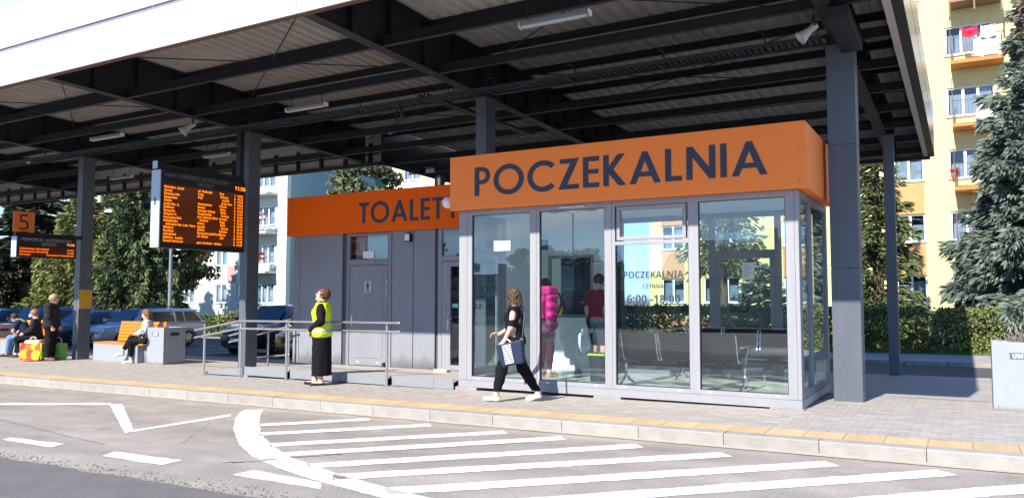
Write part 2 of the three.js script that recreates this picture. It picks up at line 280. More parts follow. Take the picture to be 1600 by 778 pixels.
// ---------------------------------------------------------------- bus station canopy
const CX = [-1.535, -7.82, -14.14, -20.47, -26.8, -33.1, -39.4];
const rb = (z) => 5.27 + 0.03 * (z + 12.4); // underside of the rafters
const RT = 0.87; // depth of the roof structure
{
  const c = thing('bus_station_canopy', 'long dark steel station canopy with white fascia and corrugated roof on grey columns', 'canopy');
  const ZF = -7.75, ZB = (x) => (x > -13.7 ? -21.9 : -16.6);
  const column = (x0, x1, z0, z1, top) => {
    const yb = gy((x0 + x1) / 2, z1) - 0.05, seam = 1.93, seam2 = 3.75;
    const col = part(c, 'column', [rbx(x0, x1, yb, seam - 0.004, z0, z1, 0.008), rbx(x0, x1, seam + 0.004, seam2 - 0.004, z0, z1, 0.008), rbx(x0, x1, seam2 + 0.004, top, z0, z1, 0.008), bx(x0 + 0.01, x1 - 0.01, yb, top, z0 + 0.01, z1 - 0.01)], M.cladding);
    part(col, 'capital_plate', bx(x0 - 0.04, x1 + 0.04, top - 0.001, top + 0.02, z0 - 0.04, z1 + 0.04), M.steel);
    return col;
  };
  column(-1.733, -1.34, -12.75, -12.4, rb(-12.6) - 0.002);
  for (const x of CX.slice(1)) column(x - 0.115, x + 0.115, -12.74, -12.4, rb(-12.6) - 0.002);
  for (const x of [-1.42, -7.82, -13.5]) column(x - 0.105, x + 0.105, -19.25, -19.0, rb(-19.1) - 0.002);
  // rafters: I-sections
  for (const x of CX) {
    const zb = ZB(x) + 0.1, a = ZF - 0.06;
    const q = (w, y0, y1) => { const g = bx(x - w / 2, x + w / 2, 0, 1, zb, a); const p = g.attributes.position; for (let i = 0; i < p.count; i++) p.setY(i, rb(p.getZ(i)) + (p.getY(i) > 0.5 ? y1 : y0)); g.computeVertexNormals(); return g; };
    const st = []; for (let z = a - 0.9; z > zb; z -= 0.9) st.push(bx(x - 0.09, x + 0.09, rb(z) + 0.021, rb(z) + RT - 0.041, z - 0.005, z + 0.005));
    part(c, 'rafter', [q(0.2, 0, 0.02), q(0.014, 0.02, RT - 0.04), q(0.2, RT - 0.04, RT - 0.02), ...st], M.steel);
  }
  // purlins in pairs of members across each bay
  const ends = [-0.72, ...CX, -45];
  const PZ = [-9.4, -10.92, -12.45, -13.97, -15.45, -16.95, -18.45, -19.95, -21.4];
  for (const z of PZ) for (let k = 0; k < ends.length - 1; k++) {
    const x1 = ends[k] - (k ? 0.015 : 0), x0 = ends[k + 1] + 0.015; if (z < -16.5 && x0 < -14.3) continue;
    const y = rb(z);
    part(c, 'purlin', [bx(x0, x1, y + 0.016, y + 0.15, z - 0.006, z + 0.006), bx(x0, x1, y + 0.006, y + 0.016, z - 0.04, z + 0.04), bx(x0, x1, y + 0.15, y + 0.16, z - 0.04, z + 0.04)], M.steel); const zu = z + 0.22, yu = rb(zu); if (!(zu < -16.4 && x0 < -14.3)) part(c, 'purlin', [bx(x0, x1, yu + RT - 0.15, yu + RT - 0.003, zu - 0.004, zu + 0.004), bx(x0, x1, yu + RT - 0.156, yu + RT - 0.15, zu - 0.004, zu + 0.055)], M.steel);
  }
  // corrugated roof sheets
  const corr = (x0, x1, z0, z1) => {
    const pos = [], uv = [], idx = []; const per = 0.27, prof = [[0, 0], [0.11, 0], [0.15, 0.062], [0.23, 0.062]]; const xs = [];
    for (let k = 0; ; k++) { const b = x0 + k * per; if (b > x1) break; for (const [dx, dy] of prof) if (b + dx <= x1) xs.push([b + dx, dy]); }
    xs.push([x1, 0]);
    for (const t of [0, 0.075]) for (const [x, dy] of xs) for (const z of [z0, z1]) { pos.push(x, rb(z) + RT + dy + t, z); uv.push(x, z); }
    const n = xs.length; for (let s = 0; s < 2; s++) for (let i = 0; i < n - 1; i++) { const a = (s * n + i) * 2, b = a + 1, d = a + 2, e = a + 3; if (s) idx.push(a, b, d, b, e, d); else idx.push(a, d, b, b, d, e); }
    const g = new THREE.BufferGeometry(); g.setAttribute('position', new THREE.BufferAttribute(new Float32Array(pos), 3)); g.setAttribute('uv', new THREE.BufferAttribute(new Float32Array(uv), 2)); g.setIndex(idx); const f = g.toNonIndexed(); f.computeVertexNormals(); return f;
  };
  for (let x = -0.7; x > -44; x -= 1.575) { const x0 = Math.max(x - 1.571, -45); const zb = x0 > -14.3 ? -21.85 : -16.55; part(c, 'roof_sheet', corr(x0, x, zb + 0.02, ZF - 0.12), M.sheet); }
  parts(c, 'edge_trim', CX.map((x) => [bx(x + 0.012, x + 0.05, 0, 0.012, -16.3, -8.2), bx(x - 0.05, x - 0.012, 0, 0.012, -16.3, -8.2)]).flat().map((g) => { const p = g.attributes.position; for (let i = 0; i < p.count; i++) p.setY(i, p.getY(i) + rb(p.getZ(i)) + RT - 0.014); return g; }), M.sheet);
  // front fascia: two rows of white panels with a dark shadow strip between
  const yb = 5.4, ym0 = 6.03, ym1 = 6.11, yt = 6.87;
  for (let x = -0.6 - 0.0; x > -45; ) { const x0 = x === -0.6 ? -1.6 : x - 3.15; part(c, 'fascia_panel', rbx(x0 + 0.008, x - 0.008, yb, ym0, ZF - 0.04, ZF, 0.004), M.fascia); part(c, 'fascia_panel', rbx(x0 + 0.008, x - 0.008, ym1, yt, ZF - 0.04, ZF, 0.004), M.fascia); x = x0; }
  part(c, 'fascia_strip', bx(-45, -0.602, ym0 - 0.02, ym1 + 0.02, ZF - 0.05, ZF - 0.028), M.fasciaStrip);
  part(c, 'fascia_backing', [bx(-45, -0.64, yb + 0.012, yt - 0.01, ZF - 0.1, ZF - 0.044)], M.steel);
  part(c, 'fascia_lip', bx(-45, -0.62, yb - 0.012, yb - 0.001, ZF - 0.11, ZF - 0.004), M.rust);
  // right end fascia, stepping down with the roof slope
  const slope = (g) => { const p = g.attributes.position; for (let i = 0; i < p.count; i++) p.setY(i, p.getY(i) + 0.03 * (p.getZ(i) - ZF)); g.computeVertexNormals(); return g; };
  for (let z = ZF - 0.044; z > -21.9; z -= 2.83) { const z1 = Math.max(-21.9, z - 2.83); part(c, 'end_panel', slope(bx(-0.64, -0.6, yb, 5.98, z1 + 0.004, z - 0.004)), M.endMetal); part(c, 'end_panel', slope(bx(-0.64, -0.6, 6.02, 6.62, z1 + 0.004, z - 0.004)), M.endMetal); }
  part(c, 'end_backing', [slope(bx(-0.70, -0.642, yb + 0.02, 6.6, -21.9, ZF - 0.12))], M.steel); part(c, 'end_lip', slope(bx(-0.84, -0.74, yb - 0.013, yb - 0.001, -21.9, ZF - 0.12)), M.sheet); part(c, 'end_edge', slope(bx(-0.738, -0.602, yb - 0.013, yb - 0.003, -21.9, ZF - 0.12)), M.steel);
  // back fascia: light inner face with dark posts behind the last purlin
  const back = (x0, x1, z) => { const y0 = rb(z) - 0.08; part(c, 'back_fascia', [bx(x0, x1, y0, y0 + 1.4, z - 0.03, z)], M.sheet); const posts = []; for (let x = x0 + 0.4; x < x1; x += 0.9) posts.push(bx(x - 0.05, x + 0.05, y0 + 0.09, y0 + 0.62, z + 0.002, z + 0.07)); for (const q of posts) part(c, 'back_post', q, M.steel); part(c, 'back_rail', [bx(x0, x1, y0 + 0.002, y0 + 0.085, z + 0.001, z + 0.12), bx(x0, x1, y0 + 0.3, y0 + 0.33, z + 0.072, z + 0.12)], M.steel); };
  back(-45, -13.66, -16.6); back(-13.6, -0.7, -21.92);
  part(c, 'step_fascia', slope(bx(-13.66, -13.62, 5.36, 6.4, -21.9, -16.6)), M.steel);
  // diagonal bracing rods below the sheets
  const rods = []; for (let k = 0; k < CX.length - 1; k++) { const xa = CX[k], xb = CX[k + 1]; for (const [za, zb] of [[-8.0, -12.3], [-12.5, -16.2]]) { rods.push(rod([xa, rb(za) + 0.45, za], [xb, rb(zb) + 0.45, zb], 0.011, 6), rod([xb, rb(za) + 0.47, za], [xa, rb(zb) + 0.47, zb], 0.011, 6)); } }
  for (const g of rods) part(c, 'brace_rod', g, M.steel);
  // square duct on top of the wide right column
  part(c, 'downpipe_box', [bx(-1.5, -1.22, rb(-12) - 0.18, rb(-12) - 0.004, -12.38, -10.8), bx(-1.48, -1.46, rb(-12) - 0.184, rb(-12) - 0.18, -12.3, -10.9)], M.steel);
}
// lamps, loudspeakers, cable tray
function lamp(x0, x1, z, label) {
  const y = 5.08, t = thing('fluorescent_lamp', label, 'lamp', [(x0 + x1) / 2, y, z], 0, 'strip lamps under the canopy'); const h = (x1 - x0) / 2;
  part(t, 'housing', rbx(-h, h, 0.02, 0.07, -0.05, 0.05, 0.015), std([0.16, 0.165, 0.18], 0.5)); part(t, 'diffuser', rbx(-h + 0.03, h - 0.03, -0.015, 0.019, -0.042, 0.042, 0.015), std([0.42, 0.42, 0.42], 0.4)); part(t, 'hanger', [rod([-h + 0.1, 0.1, 0], [-h + 0.1, 0.34, 0], 0.008, 6), rod([h - 0.1, 0.1, 0], [h - 0.1, 0.34, 0], 0.008, 6)], M.steel); part(t, 'end_clip', [bx(-h - 0.012, -h - 0.001, -0.012, 0.065, -0.05, 0.05), bx(h + 0.001, h + 0.012, -0.012, 0.065, -0.05, 0.05)], M.white);
}
lamp(-5.05, -4.05, -9.0, 'white strip lamp under the canopy above the orange POCZEKALNIA sign, nearest the road');
lamp(-11.3, -10.3, -10.9, 'white strip lamp hanging left of the black cable ring under the canopy');
lamp(-17.25, -16.15, -10.7, 'white strip lamp under the canopy in front of and above the five sign column');
lamp(-16.9, -16.0, -13.5, 'white strip lamp above the large departure board near the back of the canopy');
lamp(-22.5, -21.5, -14.6, 'white strip lamp just left of the column with the yellow plate');
function horn(x, y, z, turn, label, sc) {
  const t = thing('horn_loudspeaker', label, 'loudspeaker', [x, y, z], turn, 'horn loudspeakers under the canopy');
  const pr = [[0.03, 0], [0.055, 0.02], [0.06, 0.09], [0.07, 0.12], [0.085, 0.2], [0.12, 0.3], [0.135, 0.33], [0.128, 0.33], [0.08, 0.2], [0.02, 0.14]].map((p) => new THREE.Vector2(...p)); const g = new THREE.LatheGeometry(pr, 28); g.rotateX(Math.PI / 2); g.rotateX(0.7);
  part(t, 'horn', g, std([0.45, 0.44, 0.42], 0.5)); const d = new THREE.CylinderGeometry(0.066, 0.066, 0.1, 20); d.rotateX(Math.PI / 2 + 0.7); part(t, 'driver', d, std([0.45, 0.44, 0.42], 0.5)); part(t, 'bracket', [bx(-0.08, -0.07, 0, 0.2, -0.02, 0.02), bx(0.07, 0.08, 0, 0.2, -0.02, 0.02), bx(-0.08, 0.08, 0.2, 0.21, -0.03, 0.03), rod([0, 0.21, 0], [0, 0.36, 0], 0.015)], M.steel); t.scale.setScalar(sc); part(t, 'cable', tube([[0, 0, -0.05], [0.1, -0.02, -0.12], [0.16, 0.12, -0.1], [0.1, 0.3, -0.03]], 0.006), M.black);
}
horn(-1.68, 5.13, -11.05, -1.25, 'pale grey horn loudspeaker at the head of the wide right column', 0.72);
horn(-14.3, 5.2, -11.1, -0.6, 'pale grey horn loudspeaker in front of the departure board column', 0.85);
{
  const t = thing('spotlight', 'small round spotlight under the canopy left of the column with sign five', 'spotlight', [-20.95, 5.0, -11.3]);
  part(t, 'shade', new THREE.LatheGeometry([[0.02, 0.1], [0.1, 0.06], [0.13, 0], [0.12, 0], [0.09, 0.05], [0.01, 0.09]].map((p) => new THREE.Vector2(...p)), 20), M.steel); const b = new THREE.SphereGeometry(0.06, 14, 10); b.translate(0, 0.02, 0); part(t, 'bulb', b, M.white); part(t, 'arm', rod([0, 0.1, 0], [0.08, 0.3, 0], 0.012), M.steel);
}
{
  const t = thing('cable_tray', 'perforated dark cable tray running along the canopy above the orange signs', 'cable tray', [-8, 4.98, -11.25]);
  const bars = [], L = 6.4; part(t, 'tray_side', [bx(-L - 8, L, 0, 0.06, -0.112, -0.11), bx(-L - 8, L, 0, 0.06, 0.11, 0.112)], M.steel);
  for (let x = -L - 8; x < L; x += 0.09) bars.push(bx(x, x + 0.045, -0.002, 0.002, -0.109, 0.109)); const b = part(t, 'tray_bars', bars, M.steel); b.userData.kind = 'stuff';
  const h = []; for (let x = -L - 7.5; x < L; x += 1.5) h.push(tube([[x, 0.01, -0.13], [x, 0.2, -0.15], [x, 0.24, 0], [x, 0.19, 0.14]], 0.012, 16, 6), bx(x - 0.02, x + 0.02, -0.02, -0.004, -0.15, 0.15)); h.forEach((g) => part(t, 'tray_hook', g, M.steel));
  part(t, 'cable', [tube([[-L - 8, 0.03, 0.03], [-8, 0.035, 0.0], [-2, 0.03, 0.04], [L, 0.035, -0.02]], 0.012, 60, 6), tube([[-L - 8, 0.03, -0.05], [-8, 0.02, -0.06], [-2, 0.03, -0.04], [L, 0.025, -0.05]], 0.009, 60, 6)], M.black);
}
{
  const t = thing('cable_tray', 'short cable tray beside the column behind the letter P, running backwards', 'cable tray', [-8.35, 5.1, -11.3]);
  part(t, 'tray_side', [bx(-0.09, -0.088, 0, 0.05, -4, 0), bx(0.088, 0.09, 0, 0.05, -4, 0)], M.steel); const b = []; for (let z = -4; z < 0; z += 0.08) b.push(bx(-0.087, 0.087, -0.002, 0.002, z, z + 0.045)); part(t, 'tray_bars', b, M.steel).userData.kind = 'stuff';
  part(t, 'hanger', [rod([0, 0, -0.8], [0, 0.4, -0.8], 0.008), rod([0, 0, -2.4], [0, 0.4, -2.4], 0.008)], M.steel);
}
{
  const t = thing('cable_coil', 'black ring of spare cable hanging from the cable tray left of the sign', 'cable', [-8.72, 4.79, -11.1], -0.4); const g = [0, 1, 2].map((k) => { const q = new THREE.TorusGeometry(0.14 - k * 0.006, 0.011, 8, 36); q.translate(rr(-0.01, 0.01), rr(-0.01, 0.01), k * 0.012); q.scale(0.8, 1.15, 1); return q; }); part(t, 'coil', g, M.black); part(t, 'tie', rod([0, 0.15, 0.01], [0, 0.2, 0.01], 0.01), M.black);
}
// ---------------------------------------------------------------- big sign letters (drawn as geometric outlines)
const LT = {}; // each: [width, shapes] on a cap height of 1
{
  const W = 0.165, P2 = (a) => new THREE.Shape(a.map((p) => new THREE.Vector2(...p)));
  const arcPts = (cx, cy, rx, ry, a0, a1, n = 40) => { const o = []; for (let i = 0; i <= n; i++) { const a = a0 + (a1 - a0) * i / n; o.push([cx + rx * Math.cos(a), cy + ry * Math.sin(a)]); } return o; };
  const ring = () => { const R = 0.525, s = P2(arcPts(R, 0.5, R, 0.525, 0, 2 * Math.PI - 0.001, 56)); s.holes.push(new THREE.Path(arcPts(R, 0.5, R - W, 0.525 - W, 0, 2 * Math.PI - 0.001, 56).map((p) => new THREE.Vector2(...p)))); return s; };
  LT.O = [1.05, ring()];
  const a = 0.75; LT.C = [0.9, P2([...arcPts(0.525, 0.5, 0.525, 0.525, a, 2 * Math.PI - a, 44), ...arcPts(0.525, 0.5, 0.525 - W, 0.525 - W, 2 * Math.PI - a, a, 44)])];
  const p = P2([[0, 0], [W, 0], [W, 0.4], ...arcPts(0.26, 0.7, 0.3, 0.3, -Math.PI / 2, Math.PI / 2, 24), [0, 1]]); p.holes.push(new THREE.Path([[W, 0.545], ...arcPts(0.25, 0.7, 0.155, 0.155, -Math.PI / 2, Math.PI / 2, 18), [W, 0.855]].map((q) => new THREE.Vector2(...q)))); LT.P = [0.56, p];
  LT.Z = [0.66, P2([[0, 0], [0.66, 0], [0.66, 0.15], [0.28, 0.15], [0.66, 1], [0.05, 1], [0.05, 0.85], [0.39, 0.85]])];
  LT.E = [0.5, P2([[0, 0], [0.5, 0], [0.5, 0.15], [W, 0.15], [W, 0.44], [0.48, 0.44], [0.48, 0.585], [W, 0.585], [W, 0.85], [0.5, 0.85], [0.5, 1], [0, 1]])];
  LT.K = [0.66, P2([[0, 0], [W, 0], [W, 0.4], [0.46, 0], [0.68, 0], [0.3, 0.52], [0.65, 1], [0.44, 1], [W, 0.61], [W, 1], [0, 1]])];
  const A = P2([[0, 0], [0.18, 0], [0.265, 0.22], [0.635, 0.22], [0.72, 0], [0.9, 0], [0.52, 1], [0.38, 1]]); A.holes.push(new THREE.Path([[0.325, 0.365], [0.575, 0.365], [0.45, 0.72]].map((q) => new THREE.Vector2(...q)))); LT.A = [0.9, A];
  LT.L = [0.46, P2([[0, 0], [0.46, 0], [0.46, 0.15], [W, 0.15], [W, 1], [0, 1]])];
  LT.N = [0.78, P2([[0, 0], [W, 0], [W, 0.68], [0.615, 0], [0.78, 0], [0.78, 1], [0.615, 1], [0.615, 0.33], [W, 1], [0, 1]])];
  LT.I = [W, P2([[0, 0], [W, 0], [W, 1], [0, 1]])];
  LT.T = [0.56, P2([[0.197, 0], [0.363, 0], [0.363, 0.85], [0.56, 0.85], [0.56, 1], [0, 1], [0, 0.85], [0.197, 0.85]])];
  LT.Y = [0.72, P2([[0.277, 0], [0.443, 0], [0.443, 0.42], [0.72, 1], [0.53, 1], [0.36, 0.6], [0.19, 1], [0, 1], [0.277, 0.42]])];
}
function letters(parent, word, x0, x1, y, z, h) {
  const gap = 0.13; let W = 0; for (const ch of word) W += LT[ch][0] + gap; W -= gap; const kx = (x1 - x0) / W; let x = x0;
  for (const ch of word) { const g = new THREE.ExtrudeGeometry(LT[ch][1], { depth: 0.008, bevelEnabled: false }); g.scale(kx, h, 1); g.translate(x, y, z); part(parent, 'letter', g, M.letter); x += (LT[ch][0] + gap) * kx; }
}
// ---------------------------------------------------------------- glazed waiting kiosk
const KX0 = -7.44, KX1 = -1.949, KZ = -11.12, KB = -13.6, KF = 0.14;
function pane(parent, x0, x1, y0, y1, z0, z1, label) { return part(parent, 'pane', bx(x0, x1, y0, y1, z0, z1), M.glass, label); }
{
  const k = thing('waiting_kiosk', 'glazed grey waiting kiosk under the orange POCZEKALNIA sign', 'kiosk');
  const f = M.frame, d = 0.08, z0 = KZ - d, z1 = KZ;
  // base skirt on small pads, floor, roof
  part(k, 'skirt', [bx(KX0, KX1, 0.02, 0.132, KZ - 0.06, KZ + 0.004), bx(KX1 - 0.06, KX1 + 0.004, 0.021, 0.131, KB, KZ - 0.062), bx(KX0 - 0.004, KX0 + 0.06, 0.021, 0.131, KB, KZ - 0.062)], f);
  for (const x of [-7.3, -4.75, -2.15]) part(k, 'support_pad', bx(x - 0.22, x + 0.22, gy(x, KZ), 0.018, KZ - 0.3, KZ + 0.012), M.kerb);
  part(k, 'floor', [bx(KX0 + 0.06, KX1 - 0.06, 0.05, KF, KB, KZ - 0.082)], std([0.42, 0.43, 0.38], 0.35, { map: M.softMap }));
  part(k, 'ceiling', bx(KX0 + 0.02, KX1 - 0.02, 2.95, 3.0, KB, KZ - 0.02), M.wallIn);
  part(k, 'roof', bx(KX0 - 0.03, KX1 + 0.05, 3.62, 3.7, KB + 0.03, KZ + 0.1), M.steel);
  // front frame: posts and rails butt against each other
  const post = [[KX0, -7.183], [-6.077, -5.903], [-4.783, -4.606], [-3.473, -3.324], [-2.122, KX1]];
  for (const [a, b] of post) { const p = part(k, 'mullion', [rbx(a, b, 0.135, 2.975, z0, z1, 0.006)], f); if (b - a > 0.16) part(p, 'cover_seam', bx((a + b) / 2 + 0.03, (a + b) / 2 + 0.035, 0.14, 2.97, z1 - 0.002, z1 + 0.0015), M.seam); }
  const bays = [[-7.183, -6.077], [-5.903, -4.783], [-4.606, -3.473], [-3.324, -2.122]];
  bays.forEach(([a, b], i) => {
    parts(k, 'rail', [bx(a, b, 0.135, 0.2, z0, z1 - 0.004), bx(a, b, 2.875, 2.975, z0, z1 - 0.004)], f);
    part(k, 'gasket', [bx(a, a + 0.008, 0.2, 2.875, z0 + 0.02, z1 - 0.012), bx(b - 0.008, b, 0.2, 2.875, z0 + 0.02, z1 - 0.012), bx(a + 0.008, b - 0.008, 0.2, 0.208, z0 + 0.02, z1 - 0.012), bx(a + 0.008, b - 0.008, 2.867, 2.875, z0 + 0.02, z1 - 0.012)], M.black);
    for (const x of [a + 0.14, b - 0.14]) part(k, 'drain_cap', rbx(x - 0.03, x + 0.03, 0.16, 0.178, z1 - 0.004, z1 + 0.006, 0.003), M.white);
    if (i === 2) {
      part(k, 'rail', bx(a, b, 2.292, 2.345, z0, z1 - 0.004), f);
      const w = part(k, 'vent_window', [rbx(a + 0.03, b - 0.03, 2.36, 2.41, z0 + 0.01, z1 + 0.012, 0.004), rbx(a + 0.03, b - 0.03, 2.815, 2.865, z0 + 0.01, z1 + 0.012, 0.004), rbx(a + 0.03, a + 0.08, 2.41, 2.815, z0 + 0.01, z1 + 0.012, 0.004), rbx(b - 0.08, b - 0.03, 2.41, 2.815, z0 + 0.01, z1 + 0.012, 0.004)], f); part(w, 'pane', bx(a + 0.08, b - 0.08, 2.41, 2.815, z0 + 0.03, z0 + 0.05), M.glass);
      pane(k, a + 0.008, b - 0.008, 0.208, 2.292, z0 + 0.03, z0 + 0.05);
    } else pane(k, a + 0.008, b - 0.008, 0.208, 2.867, z0 + 0.03, z0 + 0.05);
  });
  // right side: two panes
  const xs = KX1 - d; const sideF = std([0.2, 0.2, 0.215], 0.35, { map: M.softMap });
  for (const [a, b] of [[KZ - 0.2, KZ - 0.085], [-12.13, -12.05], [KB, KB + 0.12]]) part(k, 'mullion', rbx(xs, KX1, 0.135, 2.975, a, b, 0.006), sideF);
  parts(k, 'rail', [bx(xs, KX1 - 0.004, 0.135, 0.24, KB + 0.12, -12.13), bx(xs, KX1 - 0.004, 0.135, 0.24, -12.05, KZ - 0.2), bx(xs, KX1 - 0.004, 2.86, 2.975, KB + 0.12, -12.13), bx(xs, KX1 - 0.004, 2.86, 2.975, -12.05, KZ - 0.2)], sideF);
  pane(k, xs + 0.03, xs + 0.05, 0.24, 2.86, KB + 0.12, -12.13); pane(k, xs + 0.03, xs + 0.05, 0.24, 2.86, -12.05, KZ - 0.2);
  // left side: glazed door in its frame, solid piece behind
  const xl = KX0;
  part(k, 'mullion', [rbx(xl, xl + d, 0.135, 2.975, -11.36, KZ - 0.085, 0.006)], f); part(k, 'mullion', rbx(xl, xl + d, 0.135, 2.975, -12.56, -12.4, 0.006), f); parts(k, 'rail', [bx(xl, xl + d - 0.004, 2.3, 2.37, -12.4, -11.36), bx(xl, xl + d - 0.004, 2.87, 2.975, -12.4, -11.36)], f);
  const dl = part(k, 'door', [rbx(xl + 0.01, xl + 0.07, 0.16, 0.3, -12.39, -11.37, 0.004), rbx(xl + 0.01, xl + 0.07, 2.18, 2.29, -12.39, -11.37, 0.004), rbx(xl + 0.01, xl + 0.07, 0.3, 2.18, -11.47, -11.37, 0.004), rbx(xl + 0.01, xl + 0.07, 0.3, 2.18, -12.39, -12.29, 0.004)], f);
  part(dl, 'pane', bx(xl + 0.03, xl + 0.05, 0.3, 2.18, -12.29, -11.47), M.glass); part(dl, 'handle', [rod([xl + 0.12, 1.05, -11.42], [xl + 0.12, 1.05, -11.54], 0.01), rod([xl + 0.07, 1.05, -11.42], [xl + 0.12, 1.05, -11.42], 0.01)], M.inox);
  pane(k, xl + 0.03, xl + 0.05, 2.37, 2.87, -12.4, -11.36, 'pane above the side door'); part(k, 'side_wall', bx(xl + 0.002, xl + 0.07, 0.135, 2.945, KB, -12.56), M.wallIn);
  // mirrored lettering on the side door seen from inside
  const mt = [['POCZEKALNIA', 0.085, 1.62, fontB], ['CZYNNA', 0.05, 1.5, fontB], ['6:00 - 18:00', 0.1, 1.3, fontB]].map(([s, h, y, fo]) => { const g = textGeo(s, h, fo, 'center'); g.rotateY(-Math.PI / 2); g.translate(xl + 0.026, y, -11.88); return g; }); part(dl, 'lettering', mt, M.letter);
  // back: solid wall with ticket window on the left, glazing with a door on the right
  const wx = -5.75, TW = [-6.99, -6.05, 1.13, 2.3], zb = KB;
  part(k, 'back_wall', [bx(KX0 + 0.07, TW[0], 0.14, 2.948, zb, zb + 0.06), bx(TW[1], wx, 0.14, 2.948, zb, zb + 0.06), bx(TW[0], TW[1], 0.14, TW[2], zb, zb + 0.06), bx(TW[0], TW[1], TW[3], 2.948, zb, zb + 0.06)], M.wallIn);
  const tw = part(k, 'ticket_window', [bx(TW[0], TW[1], TW[2], TW[2] + 0.05, zb + 0.01, zb + 0.075), bx(TW[0], TW[1], TW[3] - 0.05, TW[3], zb + 0.01, zb + 0.075), bx(TW[0], TW[0] + 0.05, TW[2] + 0.05, TW[3] - 0.05, zb + 0.01, zb + 0.075), bx(TW[1] - 0.05, TW[1], TW[2] + 0.05, TW[3] - 0.05, zb + 0.01, zb + 0.075)], f); part(tw, 'pane', bx(TW[0] + 0.05, TW[1] - 0.05, TW[2] + 0.05, TW[3] - 0.05, zb + 0.03, zb + 0.04), M.glass); part(tw, 'dark_booth', [bx(TW[0], TW[1], TW[2], TW[3], zb - 0.5, zb - 0.48), bx(TW[0], TW[1], TW[2] - 0.02, TW[2], zb - 0.5, zb)], std([0.03, 0.04, 0.07], 0.6));
  part(tw, 'counter', rbx(TW[0] - 0.05, TW[1] + 0.05, TW[2] - 0.04, TW[2] - 0.002, zb + 0.061, zb + 0.22, 0.005), M.white);
  const bp = [[wx, wx + 0.14], [-3.86, -3.76], [-2.76, -2.66], [KX1 - 0.2, KX1 - 0.085]];
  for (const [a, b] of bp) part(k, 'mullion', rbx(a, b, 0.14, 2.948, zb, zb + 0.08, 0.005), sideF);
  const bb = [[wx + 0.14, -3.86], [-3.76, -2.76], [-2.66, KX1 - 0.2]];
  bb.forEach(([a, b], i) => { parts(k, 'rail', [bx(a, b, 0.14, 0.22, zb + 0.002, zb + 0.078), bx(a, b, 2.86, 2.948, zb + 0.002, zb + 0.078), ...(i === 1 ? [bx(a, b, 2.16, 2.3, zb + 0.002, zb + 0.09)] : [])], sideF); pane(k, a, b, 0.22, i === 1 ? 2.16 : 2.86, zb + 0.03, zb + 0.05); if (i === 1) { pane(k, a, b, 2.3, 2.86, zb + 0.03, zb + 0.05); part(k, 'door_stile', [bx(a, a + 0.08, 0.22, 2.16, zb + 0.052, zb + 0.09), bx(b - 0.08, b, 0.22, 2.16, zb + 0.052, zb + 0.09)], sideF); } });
  // orange sign box round the top
  const sx0 = -7.52, sx1 = -1.806, sz = -10.95, sb = 2.958, st = 3.86;
  const sg = part(k, 'sign_box', [rbx(sx0, sx1, sb, st, sz - 0.05, sz, 0.012, 3), rbx(sx1 - 0.05, sx1, sb + 0.002, st - 0.002, KB, sz - 0.051, 0.012, 3), rbx(sx0, sx0 + 0.05, sb + 0.002, st - 0.002, KB, sz - 0.051, 0.012, 3), bx(sx0 + 0.01, sx1 - 0.01, sb + 0.012, sb + 0.02, KZ + 0.01, sz - 0.052), bx(KX1 + 0.005, sx1 - 0.01, sb + 0.013, sb + 0.021, KB, KZ)], new THREE.MeshPhysicalMaterial({ color: rgb(0.98, 0.235, 0.035), roughness: 0.55, specularIntensity: 0.6 }));
  letters(sg, 'POCZEKALNIA', -7.02, -2.305, 3.172, sz + 0.001, 0.472);
  for (const [x, y] of [[-7.4, 3.05], [-1.9, 3.05], [-1.9, 3.5], [-4.7, 3.05]]) { const s = new THREE.SphereGeometry(0.008, 8, 6); s.translate(x, y, sz); part(sg, 'screw', s, M.seam); }
  // lettering on the third front pane
  const tx = [['POCZEKALNIA', 0.1, 1.79, 1.0], ['CZYNNA', 0.06, 1.64, 1.0], ['6:00 -18:00', 0.12, 1.42, 1.0]].map(([s, h, y]) => { const g = textGeo(s, h, fontB, 'center'); g.translate(-4.02, y, z0 + 0.053); return g; }); part(k, 'lettering', tx, M.letter);
  part(k, 'closer_slot', rbx(-5.55, -5.1, 2.9, 2.925, z1 - 0.003, z1 + 0.02, 0.004), M.inox);
  // ceiling lamps and socket
  part(k, 'cable_conduit', [rod([-2.52, 0.3, KB + 0.1], [-2.52, 2.9, KB + 0.1], 0.01), rbx(-2.57, -2.47, 0.62, 0.72, KB + 0.085, KB + 0.115, 0.005)], M.white);
}
// notices in the kiosk
function paper(name, label, w, h, pos, ry, lines, bg = '#f4f4f0', fg = '#333', cat = 'notice', frame) {
  const t = thing(name, label, cat, pos, ry); const c = document.createElement('canvas'); c.width = 256; c.height = Math.round(256 * h / w); const x = c.getContext('2d'); x.fillStyle = bg; x.fillRect(0, 0, c.width, c.height); lines(x, c.width, c.height, fg);
  const tx = new THREE.CanvasTexture(c); tx.colorSpace = THREE.SRGBColorSpace; const g = new THREE.PlaneGeometry(w, h); g.translate(0, 0, 0.004); part(t, 'print', g, std([1, 1, 1], 0.6, { map: tx })); part(t, 'backing', bx(-w / 2, w / 2, -h / 2, h / 2, 0, 0.0025), M.white); if (frame) part(t, 'border', [bx(-w / 2 - 0.015, w / 2 + 0.015, h / 2, h / 2 + 0.015, 0, 0.012), bx(-w / 2 - 0.015, w / 2 + 0.015, -h / 2 - 0.015, -h / 2, 0, 0.012), bx(-w / 2 - 0.015, -w / 2, -h / 2, h / 2, 0, 0.012), bx(w / 2, w / 2 + 0.015, -h / 2, h / 2, 0, 0.012)], frame); return t;
}
const scribble = (n, a = 0.6) => (x, w, h, fg) => { x.fillStyle = fg; for (let i = 0; i < n; i++) { const y = h * (0.12 + 0.8 * i / n); x.globalAlpha = a; x.fillRect(w * 0.1, y, w * rr(0.4, 0.8), h * 0.35 / n); } x.globalAlpha = 1; };
